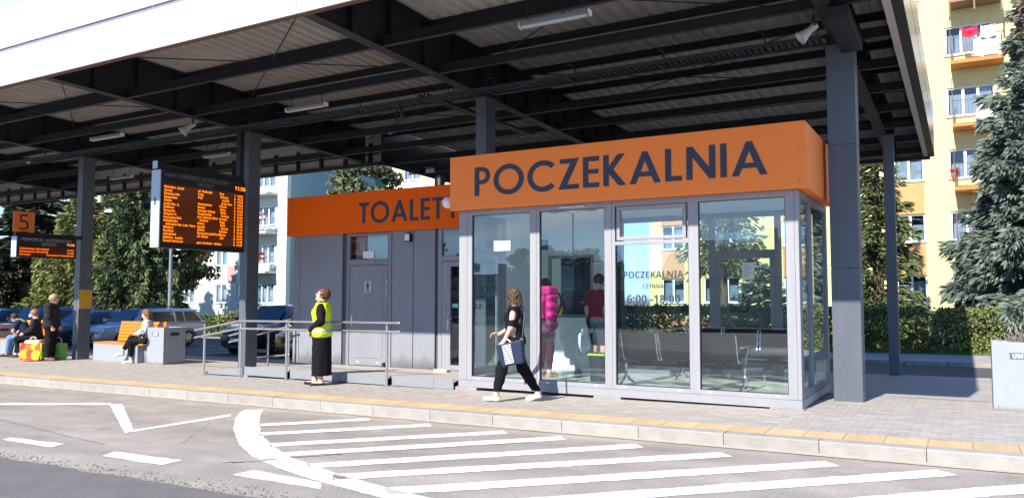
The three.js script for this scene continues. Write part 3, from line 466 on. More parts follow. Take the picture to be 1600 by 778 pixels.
paper('notice', 'blank white sheet taped inside the leftmost kiosk pane', 0.31, 0.16, [-6.61, 2.35, KZ - 0.028], 0, scribble(2, 0.05));
paper('notice', 'framed white timetable sheet on the wall beside the pink backpack', 0.3, 0.42, [-5.92, 1.95, KB + 0.062], 0, scribble(9, 0.35), '#dfe2e0', '#556', 'notice', M.frame);
paper('sign_plate', 'small blue plate on the kiosk wall left of the backpack', 0.42, 0.2, [-7.2, 2.52, KB + 0.062], 0, (x, w, h) => { x.fillStyle = '#dfe8f4'; x.fillRect(w * 0.1, h * 0.45, w * 0.3, h * 0.12); x.fillRect(w * 0.5, h * 0.45, w * 0.3, h * 0.12); }, '#2c5890', '#fff', 'sign');
paper('notice', 'white paper notice hanging in the back door glass of the kiosk', 0.2, 0.28, [-3.2, 1.95, KB + 0.052], 0, scribble(7, 0.3));
// ---------------------------------------------------------------- seats and bin inside
function seatRow(x0, z, n, turn, label) {
  const w = 0.6, t = thing('waiting_bench', label, 'bench', [x0, KF, z], turn, undefined); const m = std([0.006, 0.0065, 0.008], 0.6);
  for (let i = 0; i < n; i++) {
    const c = (i - (n - 1) / 2) * w; const g = new THREE.PlaneGeometry(0.54, 1, 6, 24); const p = g.attributes.position;
    const path = new THREE.CatmullRomCurve3([V(0, 0.42, 0.26), V(0, 0.44, 0.2), V(0, 0.415, 0.0), V(0, 0.42, -0.17), V(0, 0.5, -0.235), V(0, 0.68, -0.285), V(0, 0.83, -0.345)]);
    const build = (off) => { const h = g.clone(), q = h.attributes.position; for (let k = 0; k < q.count; k++) { const s = q.getY(k) + 0.5, P = path.getPointAt(clamp(s, 0, 1)), T = path.getTangentAt(clamp(s, 0, 1)); q.setXYZ(k, c + q.getX(k), P.y + off * -T.z * -1, P.z + off * T.y * -1); } h.computeVertexNormals(); return h; };
    part(t, 'seat_shell', [build(0.008), build(-0.008)], m);
    for (const s of [-1, 1]) part(t, 'side_rail', new THREE.TubeGeometry(new THREE.CatmullRomCurve3(path.getPoints(14).map((q) => V(c + s * 0.275, q.y, q.z))), 24, 0.012, 6), M.chrome);
    part(t, 'bracket', bx(c - 0.06, c + 0.06, 0.36, 0.415, -0.1, 0.1), M.black);
  }
  const L = n * w / 2; part(t, 'beam', bx(-L + 0.02, L - 0.02, 0.31, 0.36, -0.035, 0.035), M.black);
  for (const s of [-1, 1]) { const X = s * (L + 0.02); part(t, 'leg', [tube([[X, 0.34, 0], [X, 0.22, 0], [X, 0.1, 0.1], [X, 0.025, 0.3]], 0.02, 20, 8), tube([[X, 0.34, 0], [X, 0.22, 0], [X, 0.1, -0.1], [X, 0.025, -0.28]], 0.02, 20, 8), bx(X - 0.03, X + 0.03, 0.0, 0.02, 0.27, 0.33), bx(X - 0.03, X + 0.03, 0.0, 0.02, -0.31, -0.25)], M.chrome); part(t, 'armrest', [tube([[X, 0.36, 0.0], [X, 0.5, 0.1], [X, 0.61, 0.24], [X, 0.63, 0.1], [X, 0.62, -0.2]], 0.016, 24, 8), rbx(X - 0.025, X + 0.025, 0.625, 0.65, -0.2, 0.22, 0.008)], M.chrome); }
}
seatRow(-3.76, -11.72, 3, Math.PI, 'row of three black seats with its backs to the front glass');
seatRow(-3.3, -13.05, 3, 0, 'row of three black seats facing forward at the back of the kiosk');
{
  const t = thing('waste_bin', 'dark grey bin with a lime green lid inside the kiosk', 'bin', [-5.24, KF, -11.95]); const g = new THREE.CylinderGeometry(0.19, 0.155, 0.42, 4, 1); g.rotateY(Math.PI / 4); g.translate(0, 0.21, 0); part(t, 'body', g, std([0.03, 0.035, 0.045], 0.5)); part(t, 'lid', rbx(-0.15, 0.15, 0.421, 0.455, -0.15, 0.15, 0.012), std([0.35, 0.75, 0.03], 0.5)); part(t, 'liner', bx(-0.12, 0.12, 0.455, 0.462, -0.1, 0.1), M.black);
}
// ---------------------------------------------------------------- toilet kiosk
{
  const t = thing('toilet_kiosk', 'grey panel toilet kiosk under the orange TOALETY sign', 'kiosk'); const z = -13.2, zb = -15.5, y0 = 0.03, y1 = 2.96, x0 = -13.38, x1 = -8.0;
  const seg = [[x0, -13.22], [-13.21, -11.92], [-10.54, -9.98], [-9.97, -9.42]];
  for (const [a, b] of seg) part(t, 'wall_panel', bx(a + 0.004, b - 0.004, y0, y1, z - 0.08, z - (a === x0 ? -0.006 : 0)), M.panelGrey);
  part(t, 'side_wall', [bx(x0, x0 + 0.08, y0, y1, zb, z - 0.082), bx(x1 - 0.08, x1, y0, y1, zb, z - 0.082), bx(x0 + 0.08, x1 - 0.08, y0, y1, zb, zb + 0.08)], M.panelGrey);
  part(t, 'roof', bx(x0, x1, y1 + 0.3, y1 + 0.4, zb, z - 0.01), M.steel); part(t, 'dark_reveal', [bx(-11.915, -11.8, y0, y1, z - 0.1, z - 0.03), bx(-9.41, -9.36, y0, y1, z - 0.1, z - 0.03), bx(x0 + 0.1, x1 - 0.1, y0, y1 + 0.2, z - 0.5, z - 0.45)], M.seam);
  part(t, 'corner_trim', [bx(-13.23, -13.2, y0, y1, z + 0.001, z + 0.016), bx(-10.57, -10.545, y0, y1, z - 0.01, z + 0.02)], M.frame);
  // wc door with transom
  const fr = std([0.24, 0.245, 0.265], 0.5, { map: M.softMap });
  const F = part(t, 'door_frame', [rbx(-11.8, -11.72, y0, 2.9, z - 0.07, z - 0.005, 0.004), rbx(-10.66, -10.575, y0, 2.9, z - 0.07, z - 0.005, 0.004), rbx(-11.72, -10.66, 2.84, 2.9, z - 0.07, z - 0.006, 0.004), rbx(-11.72, -10.66, 2.2, 2.33, z - 0.07, z - 0.006, 0.004)], fr);
  part(F, 'pane', bx(-11.72, -10.66, 2.33, 2.84, z - 0.045, z - 0.025), M.glass);
  part(F, 'frosted_back', bx(-11.7, -10.68, 2.34, 2.83, z - 0.2, z - 0.19), std([0.28, 0.32, 0.32], 0.8)); part(F, 'transom_label', bx(-11.35, -11.05, 2.35, 2.5, z - 0.024, z - 0.021), M.white);
  const dr = part(t, 'door', [rbx(-11.71, -10.67, y0 + 0.02, 2.19, z - 0.065, z - 0.012, 0.004), rbx(-11.6, -10.78, y0 + 0.18, 2.06, z - 0.013, z - 0.005, 0.003)], M.doorGrey);
  part(dr, 'handle', [rod([-11.64, 1.08, z - 0.005], [-11.64, 1.08, z + 0.05], 0.01), rod([-11.64, 1.08, z + 0.05], [-11.5, 1.08, z + 0.05], 0.01), bx(-11.66, -11.62, 0.9, 1.12, z - 0.011, z - 0.002)], M.inox);
  part(dr, 'hinge', [rod([-10.67, 1.55, z], [-10.67, 1.65, z], 0.013), rod([-10.67, 1.8, z], [-10.67, 1.9, z], 0.013), rod([-10.67, 0.55, z], [-10.67, 0.65, z], 0.013)], M.inox); part(dr, 'drain_cap', [rbx(-11.5, -11.43, y0 + 0.08, y0 + 0.1, z - 0.012, z - 0.004, 0.002), rbx(-10.95, -10.88, y0 + 0.08, y0 + 0.1, z - 0.012, z - 0.004, 0.002)], M.white); part(dr, 'closer', rbx(-11.45, -11.0, 2.25, 2.29, z - 0.004, z + 0.02, 0.004), M.frame);
  // pictogram plate
  const c = document.createElement('canvas'); c.width = 128; c.height = 160; const x = c.getContext('2d'); x.fillStyle = '#a9abb0'; x.fillRect(0, 0, 128, 160); x.strokeStyle = '#222'; x.lineWidth = 5; x.strokeRect(5, 5, 118, 150); x.fillStyle = '#111'; x.beginPath(); x.arc(64, 30, 10, 0, 7); x.fill(); x.fillRect(50, 43, 28, 38); x.fillRect(53, 80, 10, 32); x.fillRect(65, 80, 10, 32); x.font = 'bold 26px sans-serif'; x.textAlign = 'center'; x.fillText('WC', 64, 142);
  const tx = new THREE.CanvasTexture(c); tx.colorSpace = THREE.SRGBColorSpace; const pg = new THREE.PlaneGeometry(0.25, 0.3); pg.translate(-11.19, 1.73, z + 0.002); part(dr, 'pictogram', pg, std([1, 1, 1], 0.5, { map: tx })); part(dr, 'plate', bx(-11.315, -11.065, 1.58, 1.88, z - 0.006, z), M.frame);
  // glazed door on the right
  const G = part(t, 'door_frame', [rbx(-9.35, -9.26, y0, 2.92, z - 0.07, z - 0.004, 0.004), rbx(-8.12, -8.03, y0, 2.92, z - 0.07, z - 0.004, 0.004), rbx(-9.26, -8.12, 2.86, 2.92, z - 0.07, z - 0.005, 0.004), rbx(-9.26, -8.12, 2.24, 2.34, z - 0.07, z - 0.005, 0.004)], M.frame); part(G, 'pane', bx(-9.26, -8.12, 2.34, 2.86, z - 0.045, z - 0.025), M.glass);
  const gd = part(t, 'door', [rbx(-9.25, -9.04, y0 + 0.02, 2.23, z - 0.06, z + 0.002, 0.004), rbx(-8.22, -8.13, y0 + 0.02, 2.23, z - 0.06, z + 0.002, 0.004), rbx(-9.04, -8.22, y0 + 0.02, y0 + 0.12, z - 0.06, z + 0.001, 0.004), rbx(-9.04, -8.22, 2.13, 2.23, z - 0.06, z + 0.001, 0.004)], M.frame); part(gd, 'pane', bx(-9.04, -8.22, y0 + 0.12, 2.13, z - 0.04, z - 0.02), M.glass);
  part(gd, 'handle', [rod([-9.1, 1.08, z], [-9.1, 1.08, z + 0.06], 0.011), rod([-9.22, 1.08, z + 0.06], [-8.96, 1.08, z + 0.06], 0.011), bx(-9.12, -9.08, 0.85, 1.14, z + 0.002, z + 0.008)], M.inox); part(gd, 'sticker', bx(-9.0, -8.86, 1.3, 1.38, z - 0.019, z - 0.016), std([0.2, 0.55, 0.45], 0.5));
  const lg = [['AU', 0.14, 1.78], ['00:', 0.14, 1.5]].map(([s, h, y]) => { const g = textGeo(s, h, fontB); g.translate(-8.99, y, z - 0.017); return g; }); part(gd, 'lettering', lg, M.letter); part(t, 'inner_wall', bx(-9.3, -8.1, y0, 2.9, z - 1.3, z - 1.25), std([0.3, 0.34, 0.34], 0.8)); part(t, 'inner_floor', bx(-11.6, -8.1, y0 - 0.02, y0, zb + 0.1, z - 0.1), M.galv);
  // orange sign
  const sg = part(t, 'sign_box', [rbx(-13.5, -7.9, 2.9, 3.78, z + 0.07, z + 0.12, 0.012, 3), rbx(-13.5, -13.45, 2.902, 3.778, zb, z + 0.069, 0.012, 3), bx(-13.44, -7.95, 2.91, 2.92, z - 0.05, z + 0.069)], new THREE.MeshPhysicalMaterial({ color: rgb(0.92, 0.125, 0.003), roughness: 0.6, specularIntensity: 0.3 })); letters(sg, 'TOALETY', -11.35, -8.74, 3.09, z + 0.121, 0.445);
  const lp = part(t, 'wall_lamp', rbx(-10.15, -10.0, 2.66, 2.84, z + 0.001, z + 0.09, 0.02), M.black); part(lp, 'lens', rbx(-10.135, -10.015, 2.68, 2.82, z + 0.088, z + 0.1, 0.008), M.white); part(t, 'door_stop', rbx(-10.72, -10.66, y0 + 0.002, y0 + 0.11, z + 0.03, z + 0.09, 0.01), M.rubber);
  const gl = thing('globe_lamp', 'white globe lamp tucked behind the left end of the POCZEKALNIA sign', 'lamp', [-7.66, 3.12, -11.1]); part(gl, 'globe', new THREE.SphereGeometry(0.1, 24, 16), std([0.8, 0.8, 0.78], 0.4)); part(gl, 'arm', [rod([0.06, 0, 0], [0.2, 0, 0], 0.02), bx(0.11, 0.125, -0.05, 0.05, -0.05, 0.05)], M.white);
}
// ---------------------------------------------------------------- ramp and railing in front of the toilets
{
  const r = thing('entrance_ramp', 'galvanised grating ramp and landing in front of the toilets', 'ramp'); const zf = -11.04, zb = -13.16;
  const top = (x, z) => { const L = 0.125 + (zf - z) * -0.042; return x < -12.35 ? Math.max(gy(x, z) + 0.01, L + (x + 12.35) * 0.115) : L; };
  const slab = (x0, x1) => { const g = bx(x0, x1, 0, 1, zb, zf - 0.03); const p = g.attributes.position; for (let i = 0; i < p.count; i++) { const T = top(p.getX(i), p.getZ(i)) - 0.008; p.setY(i, p.getY(i) > 0.5 ? T : Math.min(T - 0.005, T - 0.03)); } g.computeVertexNormals(); return g; };
  part(r, 'deck', [slab(-12.35, -7.47), slab(-13.7, -12.36)], std([0.22, 0.2, 0.18], 0.7));
  const bars = []; for (let x = -13.68; x < -7.5; x += 0.052) { const a = top(x, zb), b = top(x, zf); bars.push(beam([x, b - 0.003, zf - 0.03], [x, a - 0.003, zb], 0.012, 0.016)); } for (let z = zb; z < zf - 0.03; z += 0.052) { bars.push(beam([-12.35, top(-12.3, z) - 0.001, z], [-7.48, top(-7.5, z) - 0.001, z], 0.02, 0.016)); bars.push(beam([-13.68, top(-13.68, z) - 0.001, z], [-12.36, top(-12.36, z) - 0.001, z], 0.02, 0.016)); }
  part(r, 'grating_bars', bars, std([0.33, 0.3, 0.27], 0.6)).userData.kind = 'stuff';
  for (const [a, b] of [[-12.55, -11.39], [-11.27, -10.0], [-9.995, -8.93], [-8.8, -7.9], [-7.895, -7.5]]) part(r, 'edge_plate', rbx(a, b, -0.035, 0.135, zf - 0.028, zf - 0.01, 0.004), M.galv);
  { const g = bx(-13.68, -12.56, 0, 1, zf - 0.028, zf - 0.01); const p = g.attributes.position; for (let i = 0; i < p.count; i++) p.setY(i, p.getY(i) > 0.5 ? top(p.getX(i), zf) + 0.012 : gy(p.getX(i), zf) + 0.02); g.computeVertexNormals(); part(r, 'edge_plate', g, M.galv); }
  for (const x of [-12.45, -10.1, -7.75]) part(r, 'support_foot', rbx(x - 0.07, x + 0.07, gy(x, zf), -0.036, zf - 0.1, zf + 0.02, 0.005), M.galv);
  part(r, 'paper_scrap', rbx(-9.0, -8.7, 0.06, 0.12, -12.72, -12.58, 0.01), std([0.6, 0.52, 0.4], 0.8), 'beige brick holding the glazed door');
}
function railing(label, z, posts, rails) {
  const t = thing('handrail', label, 'handrail');
  for (const [x, h] of posts) part(t, 'post', [rod([x, gy(x, z), z], [x, h, z], 0.024, 12), (() => { const g = new THREE.CylinderGeometry(0.05, 0.05, 0.012, 16); g.translate(x, gy(x, z) + 0.008, z); return g; })()], M.inox);
  for (const pts of rails) { const c = new THREE.CurvePath(); for (let i = 0; i < pts.length - 1; i++) c.add(new THREE.LineCurve3(V(pts[i][0], pts[i][1], z + 0.05), V(pts[i + 1][0], pts[i + 1][1], z + 0.05))); part(t, 'rail', [new THREE.TubeGeometry(c, 24, 0.021, 10), ...[pts[0], pts[pts.length - 1]].map((p) => new THREE.SphereGeometry(0.021, 10, 8).translate(p[0], p[1], z + 0.05))], M.inox); }
  for (const [x, h] of posts) part(t, 'rail_bracket', [rod([x, h - 0.02, z], [x, h - 0.04, z + 0.05], 0.008), rod([x, h - 0.17, z], [x, h - 0.19, z + 0.05], 0.008)], M.inox);
}
railing('stainless steel handrail along the front of the toilet ramp', -10.98, [[-13.62, 0.96], [-12.55, 1.06], [-11.29, 1.08], [-8.86, 1.08]], [[[-13.86, 0.83], [-12.55, 1.04], [-8.55, 1.06]], [[-13.86, 0.68], [-12.55, 0.89], [-8.55, 0.91]]]);
railing('stainless steel handrail along the back of the ramp beside the cars', -13.0, [[-14.9, 0.7], [-13.95, 0.82], [-13.3, 1.02]], [[[-15.2, 0.6], [-13.2, 1.02]], [[-15.2, 0.45], [-13.2, 0.87]], [[-14.6, 0.1], [-13.25, 0.22]]]);
// ---------------------------------------------------------------- departure boards
const BX = new THREE.Euler(0, Math.PI / 2, 0);
function boardTex(w, h, draw) { const c = document.createElement('canvas'); c.width = w; c.height = h; const x = c.getContext('2d'); x.fillStyle = '#240c01'; x.fillRect(0, 0, w, h); draw(x); const t = new THREE.CanvasTexture(c); t.colorSpace = THREE.SRGBColorSpace; return t; }
{
  // faces +x, hangs between the column at its right end and a bracket
  const t = thing('departure_board', 'large black departure board with orange LED lines hanging from a column', 'departure board', [-13.92, 0, -11.15]);
  // local: x = out of the face, z along the board
  part(t, 'housing', rbx(-0.26, 0, 2.5, 4.08, -1.06, 1.06, 0.015), M.black); part(t, 'end_cap', rbx(-0.262, 0.004, 2.5, 4.06, 1.061, 1.09, 0.008), std([0.42, 0.48, 0.58], 0.35)); part(t, 'end_cap', rbx(-0.262, 0.004, 2.5, 4.06, -1.09, -1.061, 0.008), M.cladding); part(t, 'lock', bx(-0.15, -0.11, 3.35, 3.5, 1.0905, 1.095), M.steel);
  const A = ['Rzeszów - Jasło', 'Sanok', 'Iwonicz Zdr.', 'Rymanów', 'Dukla', 'Jasło Dw. A.', 'Jedlicze', 'Brzozów', 'Miejsce P.', 'Korczyna Dol.', 'Kobylanka', '   Rzeszów Dw. Lok. Tarn.', 'Miejsce', 'Haczów', 'Odrzykoń', 'Bóbrka - Lesko', 'Sanok Dworzec'], B = ['ul. Podwale', 'Targ', 'Pop', '', 'Nowosielce', 'Besko', 'Zarszyn Górny', 'Targowiska', 'prz. Łężany Wieś', '   Widacz', 'Polna', 'Rynek', 'Dukla', 'Rymanów Jedlicze', 'ul. Wisze', '', 'Jasł. Kraków - Kielce'], C = ['Pop', 'Krosno', '  Łączki', 'przez Dw.', 'Sanok', 'Góra', 'Wola', 'Polana', 'Zawad.', 'Rogi', 'Bud.', 'Zręcin', 'Tylawa', 'Barw.', 'Jaś.', 'Kros.', 'Lesko'];
  const tex = boardTex(1024, 600, (x) => { x.font = 'bold 33px sans-serif'; x.fillStyle = '#ff7a10'; x.strokeStyle = '#ff7a10'; x.textBaseline = 'top'; for (let i = 0; i < 17; i++) { const y = 10 + i * 34.5; x.fillText(A[i], 12, y); x.fillText(B[i], 420, y); if (i < 15) x.fillText(C[i], 700 + (i % 4) * 8, y); x.fillText(String(1 + (i * 5) % 9), 900, y); x.fillText((12 + Math.floor(i / 3)) + ':' + String((i * 17 + 5) % 60).padStart(2, '0'), 940, y); } });
  const g = new THREE.PlaneGeometry(2.02, 1.18); g.applyMatrix4(new THREE.Matrix4().makeRotationFromEuler(BX)); g.translate(0.003, 3.2, 0); part(t, 'led_screen', g, new THREE.MeshStandardMaterial({ color: rgb(0.03, 0.012, 0.004), roughness: 0.35, emissive: rgb(1, 1, 1), emissiveMap: tex, emissiveIntensity: 1.15 }));
  const head = [['DWORZEC AUTOBUSOWY', 0.08, 3.95, 0], ['KROSNO', 0.075, 3.84, 0]].map(([s, h, y]) => { const q = textGeo(s, h, fontR, 'center'); q.rotateY(Math.PI / 2); q.translate(0.003, y - 0.01, 0.0); return q; }); head.push(...[['odjazdy', 0.06, 3.97, 0.98]].map(([s, h, y, z]) => { const q = textGeo(s, h, fontR); q.rotateY(Math.PI / 2); q.translate(0.003, y - 0.02, z); return q; })); part(t, 'heading', head, std([0.2, 0.21, 0.22], 0.6));
  const ck = textGeo('11:56', 0.085, fontB); ck.rotateY(Math.PI / 2); ck.translate(0.003, 3.86, -0.78); part(t, 'clock_digits', ck, new THREE.MeshStandardMaterial({ color: 0x000000, emissive: rgb(1, 0.2, 0.01), emissiveIntensity: 1 }));
  part(t, 'arm', [rbx(-0.2, -0.08, 4.081, 4.2, -1.1, 1.09, 0.01), bx(-0.2, -0.08, 4.2, 5.25, -1.09, -0.97)], M.steel); part(t, 'arm_cap', rbx(-0.21, -0.07, 4.081, 4.24, 1.091, 1.11, 0.004), std([0.42, 0.48, 0.58], 0.35));
}
{
  const t = thing('platform_display', 'small black platform display reading DWORZEC AUTOBUSOWY KROSNO below the five sign', 'departure board', [-20.2, 0, -11.44]);
  part(t, 'housing', rbx(-0.22, 0, 2.5, 3.02, -0.74, 0.74, 0.012), M.black); part(t, 'end_cap', rbx(-0.222, 0.004, 2.5, 3.01, 0.741, 0.765, 0.008), std([0.42, 0.48, 0.58], 0.35)); part(t, 'end_cap', rbx(-0.222, 0.004, 2.5, 3.01, -0.765, -0.741, 0.008), M.cladding);
  const tex = boardTex(512, 96, (x) => { x.font = 'bold 27px sans-serif'; x.fillStyle = '#ff6a10'; x.textBaseline = 'top'; ['Ustianowa Góra', 'Ustianowa Góra', 'Zarszyn'].forEach((s, i) => x.fillText(s, 6, 4 + i * 30)); x.fillText('Rogi', 215, 4); x.fillText('Pop', 215, 34); x.fillText('Rzeszów-Przeds.', 250, 64); for (let i = 0; i < 3; i++) x.fillText('12:0' + (i + 3), 440, 4 + i * 30); });
  const g = new THREE.PlaneGeometry(1.4, 0.23); g.applyMatrix4(new THREE.Matrix4().makeRotationFromEuler(BX)); g.translate(0.003, 2.65, 0); part(t, 'led_screen', g, new THREE.MeshStandardMaterial({ color: 0x050201, roughness: 0.35, emissive: rgb(1, 1, 1), emissiveMap: tex, emissiveIntensity: 0.8 }));
  part(t, 'heading', [['DWORZEC AUTOBUSOWY', 0.075, 2.92, 'center', 0], ['KROSNO', 0.07, 2.82, 'center', 0], ['PKS', 0.06, 2.93, 'left', 0.69]].map(([s, h, y, al, z]) => { const q = textGeo(s, h, fontR, al); q.rotateY(Math.PI / 2); q.translate(0.003, y - 0.01, z - 0.04); return q; }), std([0.36, 0.38, 0.4], 0.6));
  const ck = textGeo('11:56', 0.06, fontB); ck.rotateY(Math.PI / 2); ck.translate(0.003, 2.83, -0.5); part(t, 'clock_digits', ck, new THREE.MeshStandardMaterial({ color: 0x000000, emissive: rgb(1, 0.2, 0.01), emissiveIntensity: 1 }));
  part(t, 'arm', rbx(-0.16, -0.06, 3.021, 3.12, -0.96, 0.75, 0.01), M.steel);
  const s = thing('platform_number', 'square orange sign with a black number five above the small display', 'sign', [-20.26, 3.37, -10.88]); part(s, 'plate', rbx(-0.03, 0.0, -0.25, 0.26, -0.255, 0.255, 0.008), M.orange); const d = new THREE.ShapeGeometry(fontR.generateShapes('5', 0.38), 6); d.computeBoundingBox(); d.translate(-(d.boundingBox.max.x + d.boundingBox.min.x) / 2, -0.185, 0); d.rotateY(Math.PI / 2); d.translate(0.003, 0, 0); part(s, 'digit', d, M.black); part(s, 'foot', bx(-0.04, 0.0, -0.249, -0.252 + 0.02, -0.1, 0.1), M.steel);
}
{ const t = thing('notice_plate', 'yellow timetable plate in a grey frame on the left column', 'notice board', [-20.35, 1.46, -12.57]); part(t, 'frame', rbx(0, 0.02, -0.26, 0.26, -0.185, 0.185, 0.006), M.frame); part(t, 'sheet', bx(0.02, 0.024, -0.235, 0.235, -0.16, 0.16), std([0.55, 0.33, 0.01], 0.6)); }
// ---------------------------------------------------------------- benches and planters
function bench(x0, x1, z, label, ext = 0.0) {
  const yb = gy((x0 + x1) / 2, z) - 0.02, t = thing('bench', label, 'bench', [(x0 + x1) / 2, yb, z]); const h = (x1 - x0) / 2;
  part(t, 'block', [rbx(-h, h - 0.3, 0, 0.46, -0.5, 0, 0.012)], M.planter); part(t, 'recess', bx(h - 0.3, h, 0.02, 0.44, -0.5, -0.18), M.panelGrey);
  for (let k = 0; k < 4; k++) part(t, 'slat', rbx(-h - 0.01, h + 0.02, 0.462, 0.502, -0.12 - k * 0.125, 0.0 - k * 0.125 - 0.008, 0.008), M.slat);
  for (let k = 0; k < 6; k++) { const g = rbx(-h + 0.28, h + ext, -0.038, 0.038, -0.015, 0.015, 0.008); g.rotateX(-0.2); g.translate(0, 0.56 + k * 0.084, -0.5 - k * 0.017); part(t, 'back_slat', g, M.slat); }
  for (const x of [-h + 0.5, h - 0.35]) part(t, 'back_support', beam([x, 0.46, -0.505], [x, 1.02, -0.62], 0.05, 0.03), M.steel); return t;
}
bench(-19.5, -17.4, -12.3, 'concrete bench with orange slats where the woman in white sits');
bench(-24.1, -22.3, -12.4, 'concrete bench with orange slats under the two seated people at the left edge', 0);
function planter(x0, x1, z1, label, text) {
  const yb = gy(x0, z1) - 0.015, h = 0.9, w = x1 - x0, t = thing('planter', label, 'planter', [(x0 + x1) / 2, yb, z1 - w / 2], 0, undefined); const a = w / 2;
  part(t, 'box', [rbx(-a, a, 0, h, a - 0.04, a, 0.008), rbx(-a, a, 0, h, -a, -a + 0.04, 0.008), rbx(-a, -a + 0.04, 0.001, h - 0.001, -a + 0.041, a - 0.041, 0.008), rbx(a - 0.04, a, 0.001, h - 0.001, -a + 0.041, a - 0.041, 0.008)], M.planter); part(t, 'soil', bx(-a + 0.042, a - 0.042, 0.5, h - 0.06, -a + 0.042, a - 0.042), M.bark);
  const pl = part(t, 'name_plate', bx(-0.11, 0.13, h - 0.2, h - 0.12, a + 0.001, a + 0.006), std([0.1, 0.11, 0.15], 0.5)); const g = textGeo(text, 0.055, fontB, 'center'); g.translate(0.01, h - 0.187, a + 0.008); part(pl, 'lettering', g, M.white);
  const p2 = part(t, 'name_plate', bx(a + 0.001, a + 0.006, h - 0.2, h - 0.12, -0.12, 0.12), std([0.03, 0.03, 0.035], 0.5)); return t;
}
planter(-17.35, -16.73, -12.31, 'grey square concrete planter at the right end of the orange bench', 'UMK');
planter(-25.0, -24.38, -12.35, 'grey square concrete planter at the left edge behind the boy', 'UMK');
{ const t = planter(0.251, 0.871, -12.3, 'grey square concrete planter with dry twigs at the right edge of the photo', 'UMK');
  parts(t, 'film_liner', [rbx(-0.3, 0.3, 0.885, 0.915, 0.26, 0.29, 0.006), rbx(-0.3, 0.3, 0.88, 0.912, -0.29, -0.26, 0.006)], std([0.3, 0.3, 0.3], 0.3));
  const tw = thing('shrub', 'bare grey twigs growing in the planter at the right edge', 'plant', [0.55, 0.84, -12.62]); const g = []; for (let i = 0; i < 70; i++) { const a = rnd() * 6.28, r = rr(0.05, 0.2), x = rr(-0.16, 0.16), z = rr(-0.2, 0.2), h = rr(0.08, 0.26); g.push(tube([[x, 0, z], [x + r * 0.3 * Math.cos(a), h * 0.5, z + r * 0.3 * Math.sin(a)], [x + r * Math.cos(a), h, z + r * Math.sin(a)]], 0.004, 6, 4)); } part(tw, 'twigs', g, std([0.3, 0.26, 0.22], 0.9)); }
